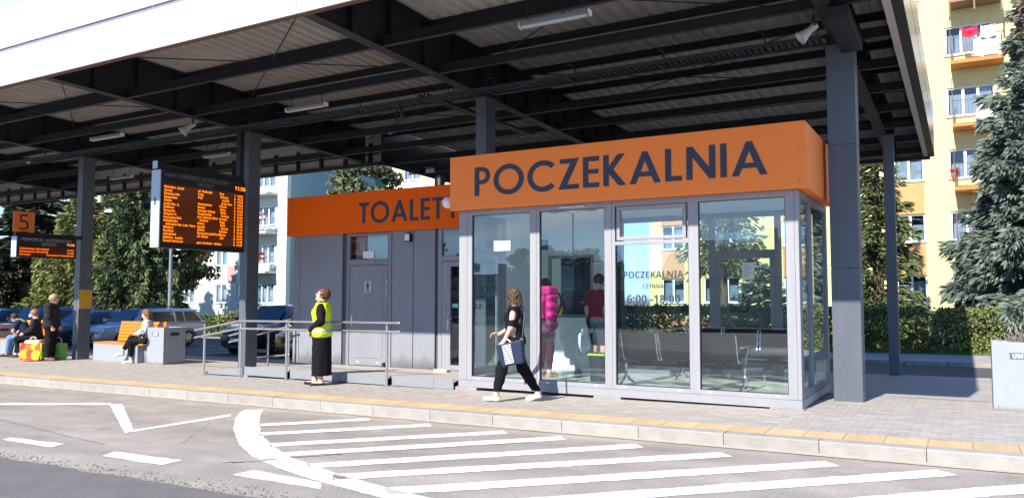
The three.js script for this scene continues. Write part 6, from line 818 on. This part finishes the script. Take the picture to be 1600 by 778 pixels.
const maxc = (...fs) => (x, y, z, J, s) => Math.max(...fs.map((f) => f(x, y, z, J, s)));
const above = (h) => (x, y) => h - y, below = (h) => (x, y) => y - h;
const BLK = [0.008, 0.008, 0.0095], FAIR = [0.62, 0.36, 0.27];
// skirt as an elliptical cone with soft folds
const skirtFn = (y0, y1, r0, r1) => (x, y, z) => { const t = clamp((y - y0) / (y1 - y0), 0, 1), a = Math.atan2(z, x), rx = r0[0] + (r1[0] - r0[0]) * t + 0.007 * Math.sin(a * 7 + 1) * (1 - t), rz = r0[1] + (r1[1] - r0[1]) * t + 0.007 * Math.sin(a * 7 + 1) * (1 - t); return Math.max((Math.hypot(x / rx, z / rz) - 1) * Math.min(rx, rz), y0 - y, y - y1); };
{ // 1 attendant in the hi-vis vest, looking up to the left
  const p = makePerson({ label: 'woman in a yellow hi-vis vest and long black skirt standing by the ramp handrail', pos: [-10.05, gy(-10, -10.6), -10.62], turn: -1.0, h: 1.72, width: 1.1, bust: true, skin: FAIR, headPitch: -0.38, J: { head: [0, 1.575, 0.0], shL: [0.165, 1.375, -0.01], elL: [0.235, 1.12, -0.02], wrL: [0.08, 0.96, 0.21], shR: [-0.165, 1.375, -0.01], elR: [-0.225, 1.13, -0.03], wrR: [-0.05, 0.95, 0.21], knL: [0.085, 0.5, 0.02], anL: [0.085, 0.085, -0.01], toL: [0.1, 0.03, 0.13], anR: [-0.1, 0.085, 0.13], toR: [-0.13, 0.03, 0.27], knR: [-0.09, 0.5, 0.08] },
    handL: { dir: [-0.5, -0.8, 0.1], palm: [-0.3, -0.2, -1], thumb: [0, 1, 0], curl: 0.8 }, handR: { dir: [0.4, -0.8, 0.1], palm: [0.3, -0.2, -1], thumb: [0, 1, 0], curl: 0.8 },
    hair: { colour: [0.1, 0.032, 0.018], vol: 0.012, low: -0.075, fringe: 0.055, wave: 0.004 }, shoes: { colour: BLK, low: 0.012 },
    wear: [{ name: 'jacket', sel: ['torso', 'armsU', 'armsL', 'pelvis'], grow: 0.02, colour: BLK, clip: maxc(above(0.75), below(1.48), belowSleeve(0.97)) }, { name: 'skirt', sel: [], fn: skirtFn(0.17, 0.98, [0.195, 0.17], [0.212, 0.165]), box: [[-0.24, 0.16, -0.24], [0.24, 1.02, 0.24]], colour: [0.006, 0.006, 0.008] },
      { name: 'hi_vis_vest', sel: ['torso', 'pelvis'], grow: 0.04, caps: [[[0.12, 1.37, -0.01], [0.15, 1.385, -0.01], 0.062, 0.05], [[-0.12, 1.37, -0.01], [-0.15, 1.385, -0.01], 0.062, 0.05]], wrinkle: 0.006, clip: maxc(above(0.835), below(1.45), (x, y, z) => Math.abs(x) - (y < 1.12 ? 0.3 : 0.215), (x, y, z) => (y > 1.12 ? 0.095 - Math.hypot((Math.abs(x) - 0.235) * 1.0, (y - 1.25) * 0.55, z + 0.01) : -1)), colourFn: (x, y) => ((y > 0.935 && y < 0.985) || (y > 1.075 && y < 1.125) ? [0.33, 0.35, 0.37] : [0.62, 0.8, 0.02]), rough: 0.7 }] });
  const gl = part(p.t, 'glasses', [new THREE.TorusGeometry(0.022, 0.003, 6, 16).translate(0.031, 0.008, 0.1), new THREE.TorusGeometry(0.022, 0.003, 6, 16).translate(-0.031, 0.008, 0.1), rod([0.053, 0.012, 0.095], [0.08, 0.015, -0.01], 0.003, 5)].map((g) => { g.applyQuaternion(new THREE.Quaternion().setFromEuler(new THREE.Euler(-0.38, 0, 0, 'YXZ'))); g.translate(...p.J.head); return g; }), M.black);
}
{ // 2 walking woman with the striped navy bag
  const p = makePerson({ label: 'woman in black walking past the kiosk with long wavy brown hair', pos: [-5.83, gy(-5.8, -10.2), -10.2], turn: -1.22, h: 1.66, width: 1.08, bust: true, skin: FAIR, headPitch: 0.1, headYaw: -0.75,
    J: { head: [0, 1.57, 0.03], pelvis: [0, 0.93, 0], hipL: [0.085, 0.9, 0.0], hipR: [-0.085, 0.9, 0.0], knL: [0.08, 0.5, 0.19], anL: [0.08, 0.1, 0.27], toL: [0.09, 0.055, 0.41], knR: [-0.08, 0.5, -0.1], anR: [-0.08, 0.14, -0.34], toR: [-0.09, 0.035, -0.21], elL: [0.22, 1.12, 0.02], wrL: [0.225, 0.9, 0.13], elR: [-0.21, 1.13, 0.05], wrR: [-0.2, 1.0, 0.28] },
    handL: { palm: [-1, 0, 0], thumb: [0, 0.2, 1], curl: 0.5 }, handR: { dir: [0.1, -0.05, 1], palm: [0.6, -0.6, 0], thumb: [0, 1, 0.2], curl: 0.6 },
    hair: { colour: [0.075, 0.035, 0.018], vol: 0.016, low: -0.09, wave: 0.008, fringe: 0.05, caps: [[[-0.05, 0.0, -0.07], [-0.05, -0.22, -0.1], 0.055, 0.055], [[0.05, 0.0, -0.07], [0.06, -0.22, -0.1], 0.055, 0.055], [[0, -0.1, -0.09], [0.02, -0.38, -0.13], 0.062, 0.045], [[0.06, -0.05, -0.02], [0.085, -0.2, -0.02], 0.03, 0.035]], box: [[-0.17, -0.48, -0.22], [0.17, 0.18, 0.13]] }, shoes: { colour: [0.75, 0.75, 0.73], low: 0.02 }, flatFeet: false,
    wear: [{ name: 'blouse', sel: ['torso', 'armsU', 'pelvis'], grow: 0.024, colour: BLK, wrinkle: 0.007, clip: maxc(above(0.86), below(1.44), upperSleeve(0.95), (x, y, z) => 0.06 - Math.hypot((Math.abs(x) - 0.235) * 1.3, (y - 1.3) * 0.7, (z + 0.0) * 0.9)) }, { name: 'trousers', sel: ['pelvis', 'legsT', 'legsS'], grow: 0.02, colour: [0.007, 0.007, 0.01], wrinkle: 0.006, clip: maxc(below(0.98), above(0.16)) }] });
  part(p.t, 'bracelet', new THREE.TorusGeometry(0.03, 0.005, 6, 18).rotateX(1.2).translate(p.J.wrL[0], p.J.wrL[1] + 0.015, p.J.wrL[2] - 0.005), M.white);
  // shoulder bag
  const b = thing('handbag', 'navy blue handbag with a white striped panel on the walking woman', 'bag', [-5.66, gy(-5.8, -10.2) + 0.58, -9.88], 0.12); const navy = std([0.01, 0.016, 0.048], 0.45); const sh = new THREE.Shape([[-0.15, 0], [0.15, 0], [0.19, 0.3], [-0.19, 0.3]].map((q) => new THREE.Vector2(...q))); const g = new THREE.ExtrudeGeometry(sh, { depth: 0.1, bevelEnabled: true, bevelSize: 0.015, bevelThickness: 0.015, bevelSegments: 2 }); g.translate(0, 0, -0.05); g.rotateZ(0.22); const bd = part(b, 'body', g, navy);
  const panel = []; for (let i = 0; i < 9; i++) part(b, 'stripe', bx(-0.1, 0.035, 0.02 + i * 0.031, 0.036 + i * 0.031, 0.066, 0.07).rotateZ(0.22), M.white); part(b, 'panel', bx(-0.105, 0.04, 0.0, 0.3, 0.0655, 0.0665).rotateZ(0.22), std([0.01, 0.012, 0.03], 0.5));
  part(b, 'handle', tube([[-0.17, 0.27, 0.05], [-0.15, 0.33, 0.06], [-0.08, 0.35, 0.06], [-0.03, 0.31, 0.05]], 0.01, 20, 8), M.white); part(b, 'strap', tube([[0.12, 0.33, 0.0], [0.13, 0.55, -0.05], [0.1, 0.78, -0.14], [0.02, 0.86, -0.22], [-0.02, 0.8, -0.33]], 0.014, 24, 6), navy); part(b, 'buckle', rbx(0.1, 0.14, 0.33, 0.37, -0.01, 0.02, 0.005), M.chrome);
}
{ // 3 standing woman at the left
  makePerson({ label: 'woman with short blond grey hair and black jacket standing with the fruit print bag', pos: [-20.62, gy(-20.6, -11.7), -11.85], turn: 2.15, h: 1.7, width: 1.22, bust: true, skin: FAIR, headYaw: 0.1, headPitch: 0.1, J: { neck: [0, 1.42, 0.0], head: [0, 1.575, 0.05], elR: [-0.23, 1.12, 0.03], wrR: [-0.2, 0.88, 0.12], elL: [0.22, 1.1, 0.0], wrL: [0.2, 0.88, 0.1] }, handR: { dir: [0, -1, 0.2], palm: [1, 0, 0], thumb: [0, 0, 1], curl: 1.1 }, hair: { colour: [0.38, 0.27, 0.16], vol: 0.012, low: -0.055, fringe: 0.05 }, shoes: { colour: [0.12, 0.06, 0.04] }, wear: [{ name: 'jacket', sel: ['torso', 'armsU', 'armsL', 'pelvis'], grow: 0.034, wrinkle: 0.008, colour: [0.022, 0.022, 0.026], clip: maxc(above(0.82), below(1.51), belowSleeve(0.92)), caps: [[[-0.07, 1.42, -0.06], [0.07, 1.42, -0.06], 0.05, 0.05]] }, { name: 'trousers', sel: ['pelvis', 'legsT', 'legsS'], grow: 0.022, colour: BLK, clip: maxc(below(0.98), above(0.09)) }] });
  const bag = (name, label, pos, turn, w, h, d, draw, sideC) => { const b = thing(name, label, 'bag', pos, turn); const c = document.createElement('canvas'); c.width = 256; c.height = 200; const x = c.getContext('2d'); draw(x); const tx = new THREE.CanvasTexture(c); tx.colorSpace = THREE.SRGBColorSpace; const g = new THREE.BoxGeometry(w, h, d, 8, 6, 4); const p = g.attributes.position; for (let i = 0; i < p.count; i++) { const Y = p.getY(i) / h + 0.5; p.setX(i, p.getX(i) * (0.9 + 0.14 * Y)); p.setZ(i, p.getZ(i) * (1 + 0.25 * Math.cos(p.getX(i) / w * 3) - 0.3 * Y) + 0.01 * Math.sin(p.getX(i) * 25 + Y * 4)); } g.translate(0, h / 2, 0); g.computeVertexNormals(); const m = part(b, 'body', g, std([1, 1, 1], 0.45, { map: tx })); part(b, 'gusset', [rbx(-w / 2 * 1.03 - 0.006, -w / 2 * 0.93, 0.02, h - 0.01, -d * 0.4, d * 0.4, 0.01), rbx(w / 2 * 0.93, w / 2 * 1.03 + 0.006, 0.02, h - 0.01, -d * 0.4, d * 0.4, 0.01)], std(sideC, 0.5)); for (const s of [-1, 1]) part(b, 'handle', tube([[-0.09, h - 0.03, s * d * 0.36], [-0.05, h + 0.14, s * 0.02], [0.05, h + 0.14, s * 0.02], [0.09, h - 0.03, s * d * 0.36]], 0.011, 20, 6), std([0.5, 0.45, 0.3], 0.7)); return b; };
  const y = gy(-21, -11.6);
  const fb = bag('shopping_bag', 'big shopping bag printed with red and yellow fruit held by the standing woman', [-21.0, y + 0.03, -11.62], 0.42, 0.58, 0.43, 0.24, (x) => { x.fillStyle = '#d8461c'; x.fillRect(0, 0, 256, 200); for (const [a, b, r, c] of [[40, 40, 48, '#c92a16'], [110, 45, 50, '#e0651c'], [180, 40, 44, '#f0a81c'], [230, 60, 44, '#e8551c'], [60, 130, 55, '#e9b21f'], [135, 130, 52, '#e23a1a'], [210, 140, 58, '#f0c020']]) { x.fillStyle = c; x.beginPath(); x.arc(a, b, r, 0, 7); x.fill(); } x.strokeStyle = '#b96a10'; x.lineWidth = 3; for (let i = 0; i < 7; i++) { x.beginPath(); x.moveTo(10 + i * 15, 85); x.lineTo(40 + i * 12, 180); x.stroke(); x.beginPath(); x.moveTo(110 - i * 4, 90 + i * 13); x.lineTo(10, 100 + i * 13); x.stroke(); } }, [0.35, 0.6, 0.03]);
  part(fb, 'contents', rbx(-0.2, 0.2, 0.4, 0.5, -0.08, 0.08, 0.04), M.white);
  bag('shopping_bag', 'green shopping bag standing behind the fruit print bag', [-20.75, gy(-20.7, -12) + 0.01, -12.12], 0.9, 0.4, 0.42, 0.22, (x) => { x.fillStyle = '#5d9a14'; x.fillRect(0, 0, 256, 200); x.fillStyle = '#3a6a10'; x.fillRect(40, 50, 120, 90); }, [0.3, 0.5, 0.03]);
}
const SIT = (o = {}) => ({ pelvis: [0, 0.6, -0.05], hipL: [0.09, 0.565, 0], hipR: [-0.09, 0.565, 0], chest: [0, 0.9, 0.0], neck: [0, 1.06, 0.02], head: [0, 1.21, 0.06], shL: [0.17, 1.02, 0.01], shR: [-0.17, 1.02, 0.01], elL: [0.21, 0.77, 0.08], wrL: [0.12, 0.66, 0.28], elR: [-0.21, 0.77, 0.08], wrR: [-0.12, 0.66, 0.28], knL: [0.11, 0.53, 0.42], knR: [-0.11, 0.53, 0.42], anL: [0.11, 0.085, 0.42], anR: [-0.11, 0.085, 0.42], toL: [0.12, 0.03, 0.57], toR: [-0.12, 0.03, 0.57], ...o });
// 4 masked person on the bench
makePerson({ label: 'seated person in black clothes wearing a white face mask on the left bench', pos: [-22.52, gy(-22.5, -12.5) + 0.0, -12.52], turn: -0.72, h: 1.66, skin: FAIR, headPitch: 0.3, headYaw: -0.2, J: SIT({ knL: [0.09, 0.52, 0.44], anL: [0.05, 0.085, 0.36], toL: [0.05, 0.03, 0.51], anR: [-0.12, 0.085, 0.5], toR: [-0.13, 0.03, 0.65] }), hair: { colour: [0.35, 0.15, 0.06], vol: 0.008, low: -0.06, fringe: 0.045 }, shoes: { colour: BLK, soleColour: [0.1, 0.1, 0.1] }, wear: [{ name: 'jacket', sel: ['torso', 'armsU', 'armsL'], grow: 0.03, colour: [0.022, 0.022, 0.026], wrinkle: 0.007, clip: maxc(above(0.56), below(1.09), belowSleeve(0.93)) }, { name: 'trousers', sel: ['pelvis', 'legsT', 'legsS'], grow: 0.022, colour: BLK, clip: maxc(above(0.13)) }, { name: 'face_mask', sel: [], fn: (x, y, z) => { const X = x - 0.0, Y = y - 1.165, Z = z - 0.135; return Math.max((Math.hypot(X / 0.062, Y / 0.055, Z / 0.055) - 1) * 0.055, -Z - 0.02); }, box: [[-0.09, 1.08, 0.07], [0.09, 1.25, 0.23]], colour: [0.75, 0.77, 0.78], cell: 0.006, wrinkle: 0 }] });
// 5 boy in jeans leaning forward
makePerson({ label: 'dark haired boy in navy shirt and blue jeans leaning forward on the left bench', pos: [-22.98, gy(-23, -12.5), -12.55], turn: -0.95, h: 1.68, skin: [0.5, 0.27, 0.19], headPitch: 0.65, J: SIT({ chest: [0, 0.86, 0.13], neck: [0, 0.99, 0.24], head: [0, 1.09, 0.36], shL: [0.17, 0.96, 0.2], shR: [-0.17, 0.96, 0.2], elL: [0.24, 0.72, 0.28], wrL: [0.22, 0.56, 0.16], elR: [-0.24, 0.74, 0.32], wrR: [-0.16, 0.6, 0.42], anL: [0.08, 0.085, 0.5], toL: [0.08, 0.03, 0.65], anR: [-0.13, 0.085, 0.56], toR: [-0.14, 0.03, 0.71] }), handL: { dir: [0.1, -0.6, -0.4], palm: [0, -1, 0], thumb: [-1, 0, 0], curl: 0.2 }, hair: { colour: [0.018, 0.014, 0.012], vol: 0.008, low: -0.05, fringe: 0.05 }, shoes: { colour: BLK, soleColour: [0.05, 0.05, 0.05] }, wear: [{ name: 'polo_shirt', sel: ['torso', 'armsU'], grow: 0.022, wrinkle: 0.007, clip: maxc(above(0.55), upperSleeve(0.72)), colourFn: (x, y, z) => (y > 0.985 && Math.abs(x) < 0.09 ? [0.3, 0.5, 0.03] : [0.016, 0.026, 0.07]) }, { name: 'jeans', sel: ['pelvis', 'legsT', 'legsS'], grow: 0.02, colour: [0.13, 0.24, 0.42], wrinkle: 0.007, clip: maxc(above(0.1)) }] });
// 6 seated woman in white
makePerson({ label: 'young woman in a white jacket sitting cross legged on the orange bench', pos: [-17.6, gy(-17.6, -12.5), -12.52], turn: -0.85, h: 1.66, width: 0.96, bust: true, skin: FAIR, headPitch: 0.25, headYaw: 0.1, J: SIT({ knL: [0.06, 0.54, 0.42], anL: [0.06, 0.085, 0.38], toL: [0.07, 0.03, 0.53], knR: [0.0, 0.63, 0.4], anR: [-0.06, 0.28, 0.62], toR: [-0.08, 0.2, 0.76], elL: [0.22, 0.79, 0.05], wrL: [0.1, 0.75, 0.25], elR: [-0.22, 0.79, 0.08], wrR: [-0.06, 0.79, 0.27] }), flatFeet: false, hair: { colour: [0.2, 0.1, 0.045], vol: 0.012, low: -0.11, fringe: 0.055, wave: 0.005, caps: [[[0.06, 0, -0.05], [0.075, -0.16, -0.02], 0.045, 0.03], [[-0.06, 0, -0.05], [-0.075, -0.16, -0.02], 0.045, 0.03], [[0, -0.02, -0.08], [0, -0.16, -0.08], 0.06, 0.045]], box: [[-0.15, -0.24, -0.17], [0.15, 0.17, 0.13]] }, shoes: { colour: [0.5, 0.5, 0.5], soleColour: [0.7, 0.7, 0.7] }, wear: [{ name: 'jacket', sel: ['torso', 'armsU', 'armsL'], grow: 0.028, colour: [0.68, 0.69, 0.7], wrinkle: 0.008, clip: maxc(above(0.58), below(1.08), belowSleeve(0.9), (x, y, z) => (z > 0.03 ? 0.035 - Math.abs(x) : -1)) }, { name: 'top', sel: ['torso'], grow: 0.012, colour: BLK, clip: maxc(above(0.55), below(1.03)) }, { name: 'trousers', sel: ['pelvis', 'legsT', 'legsS'], grow: 0.016, colour: BLK, clip: (x, y, z, J, s) => Math.max(...['L', 'R'].map((c) => { const A = J['an' + c]; return 0.1 - Math.hypot(x - A[0] / s, y - A[1] / s, z - A[2] / s); })) }] });
{ const b = thing('handbag', 'black leather handbag on the lap of the woman in white', 'bag', [-17.42, gy(-17.5, -12.5) + 0.62, -12.22], -0.3); const g = new THREE.SphereGeometry(0.17, 18, 12); g.scale(1, 0.62, 0.55); part(b, 'body', g, std(BLK, 0.35)); part(b, 'handle', tube([[-0.1, 0.06, 0], [-0.05, 0.2, 0], [0.06, 0.2, 0], [0.11, 0.06, 0]], 0.009, 16, 6), M.black); }
// 7 person half hidden behind the column with the departure board
makePerson({ label: 'dark haired person in black half hidden behind the departure board column', pos: [-16.5, gy(-16.5, -14.4), -14.62], turn: -1.3, h: 1.74, skin: [0.5, 0.27, 0.19], headPitch: 0.25, J: { wrL: [0.16, 1.02, 0.26], elL: [0.22, 1.1, 0.02] }, hair: { colour: [0.02, 0.014, 0.012], vol: 0.008, low: -0.05 }, shoes: { colour: BLK }, wear: [{ name: 'jacket', sel: ['torso', 'armsU', 'armsL', 'pelvis'], grow: 0.024, colour: BLK, clip: maxc(above(0.84), below(1.45), belowSleeve(0.6)) }, { name: 'trousers', sel: ['pelvis', 'legsT', 'legsS'], grow: 0.018, colour: BLK, clip: maxc(below(0.98), above(0.1)) }] });
{ // 8 traveller with the pink backpack inside
  const p = makePerson({ label: 'traveller in a yellow top with a pink backpack inside the kiosk', pos: [-6.38, KF, -12.25], turn: 2.95, h: 1.68, skin: FAIR, headYaw: 0.3, J: { head: [0.03, 1.575, 0.04], elL: [0.34, 1.3, 0.08], wrL: [0.27, 1.5, 0.22], elR: [-0.2, 1.12, 0.08], wrR: [-0.12, 1.2, 0.28] }, handL: { dir: [-0.2, 1, 0.2], palm: [-0.5, 0, -0.6], thumb: [-1, 0, 0], curl: 0.6 }, hair: { colour: [0.06, 0.035, 0.02], vol: 0.01, low: -0.08 }, shoes: { colour: [0.6, 0.2, 0.08], soleColour: [0.7, 0.7, 0.68] }, wear: [{ name: 'top', sel: ['torso', 'armsU', 'armsL'], grow: 0.022, colour: [0.68, 0.48, 0.02], wrinkle: 0.006, clip: maxc(above(0.86), below(1.45), belowSleeve(0.85)) }, { name: 'shorts', sel: ['pelvis', 'legsT'], grow: 0.024, colour: [0.03, 0.03, 0.04], clip: maxc(below(0.98), above(0.62)) }, { name: 'leggings', sel: ['legsT', 'legsS'], grow: 0.01, colour: [0.07, 0.012, 0.025], clip: maxc(below(0.9), above(0.13)) }] });
  const b = thing('backpack', 'big pink trekking backpack on the traveller in the kiosk', 'backpack', [-6.29, KF + 0.78, -12.04], 2.95); const pink = std([0.55, 0.015, 0.17], 0.6), dk = std([0.1, 0.015, 0.06], 0.65);
  const f = (x, y, z) => Math.max((Math.pow(Math.pow(Math.abs(x) / 0.22, 4) + Math.pow(Math.abs(z) / 0.14, 4) + Math.pow(Math.abs(y - 0.33) / 0.36, 6), 0.2) - 1) * 0.14) + 0.008 * Math.sin(y * 40) * Math.sin(x * 25) + 0.004 * noise.noise(x * 20, y * 20, z * 20); const g = sdfMesh(f, [-0.24, -0.08, -0.2], [0.24, 0.74, 0.2], 0.012); colourGeo(g, (x, y) => (y < 0.22 ? [0.16, 0.03, 0.09] : [0.62, 0.015, 0.19])); part(b, 'body', g, std([1, 1, 1], 0.6, { vertexColors: true }));
  part(b, 'lid', rbx(-0.2, 0.2, 0.6, 0.78, -0.14, 0.14, 0.06, 4), pink); part(b, 'front_pocket', rbx(-0.13, 0.13, 0.22, 0.56, -0.2, -0.13, 0.03, 4), pink); for (const x of [-0.12, 0.12]) part(b, 'strap', tube([[x, 0.66, -0.14], [x, 0.45, -0.205], [x, 0.2, -0.17]], 0.008, 12, 5), M.black); part(b, 'shoulder_strap', [tube([[-0.1, 0.62, 0.12], [-0.12, 0.66, 0.22], [-0.13, 0.5, 0.3], [-0.12, 0.3, 0.2]], 0.02, 16, 6)], dk); part(b, 'shoulder_strap', [tube([[0.1, 0.62, 0.12], [0.12, 0.66, 0.22], [0.13, 0.5, 0.3], [0.12, 0.3, 0.2]], 0.02, 16, 6)], dk); part(b, 'hanging_strap', tube([[-0.17, 0.05, 0.05], [-0.21, -0.05, 0.02], [-0.18, -0.16, 0], [-0.22, -0.2, 0.02]], 0.01, 14, 5), M.black);
}
{ // 9 man in red inside
  makePerson({ label: 'man in a red t-shirt and dark shorts standing inside the kiosk', pos: [-5.66, KF, -12.9], turn: 3.0, h: 1.76, width: 1.1, skin: FAIR, headPitch: 0.3, J: { wrR: [-0.24, 0.87, 0.04] }, hair: { colour: [0.05, 0.03, 0.02], vol: 0.006, low: -0.05 }, shoes: { colour: [0.1, 0.1, 0.1] }, wear: [{ name: 't_shirt', sel: ['torso', 'armsU', 'pelvis'], grow: 0.026, colour: [0.22, 0.014, 0.02], clip: maxc(above(0.88), below(1.45), upperSleeve(0.75)) }, { name: 'shorts', sel: ['pelvis', 'legsT'], grow: 0.035, colour: [0.03, 0.04, 0.06], clip: maxc(below(0.98), above(0.52)) }] });
  const b = thing('carrier_bag', 'white plastic carrier bag held by the man in red', 'bag', [-5.9, KF + 0.42, -12.82]); const f = (x, y, z) => (Math.hypot(x / 0.13, (y - 0.17) / 0.2, z / 0.09) - 1) * 0.09 + 0.012 * noise.noise(x * 14, y * 9, z * 14) + 0.008 * Math.sin(x * 40 + y * 12); part(b, 'body', sdfMesh(f, [-0.18, -0.06, -0.14], [0.18, 0.42, 0.14], 0.012), std([0.72, 0.74, 0.74], 0.5)); part(b, 'handle', tube([[-0.05, 0.34, 0], [0, 0.48, 0], [0.05, 0.34, 0]], 0.012, 12, 6), M.white);
}
renderer.render(scene, camera);
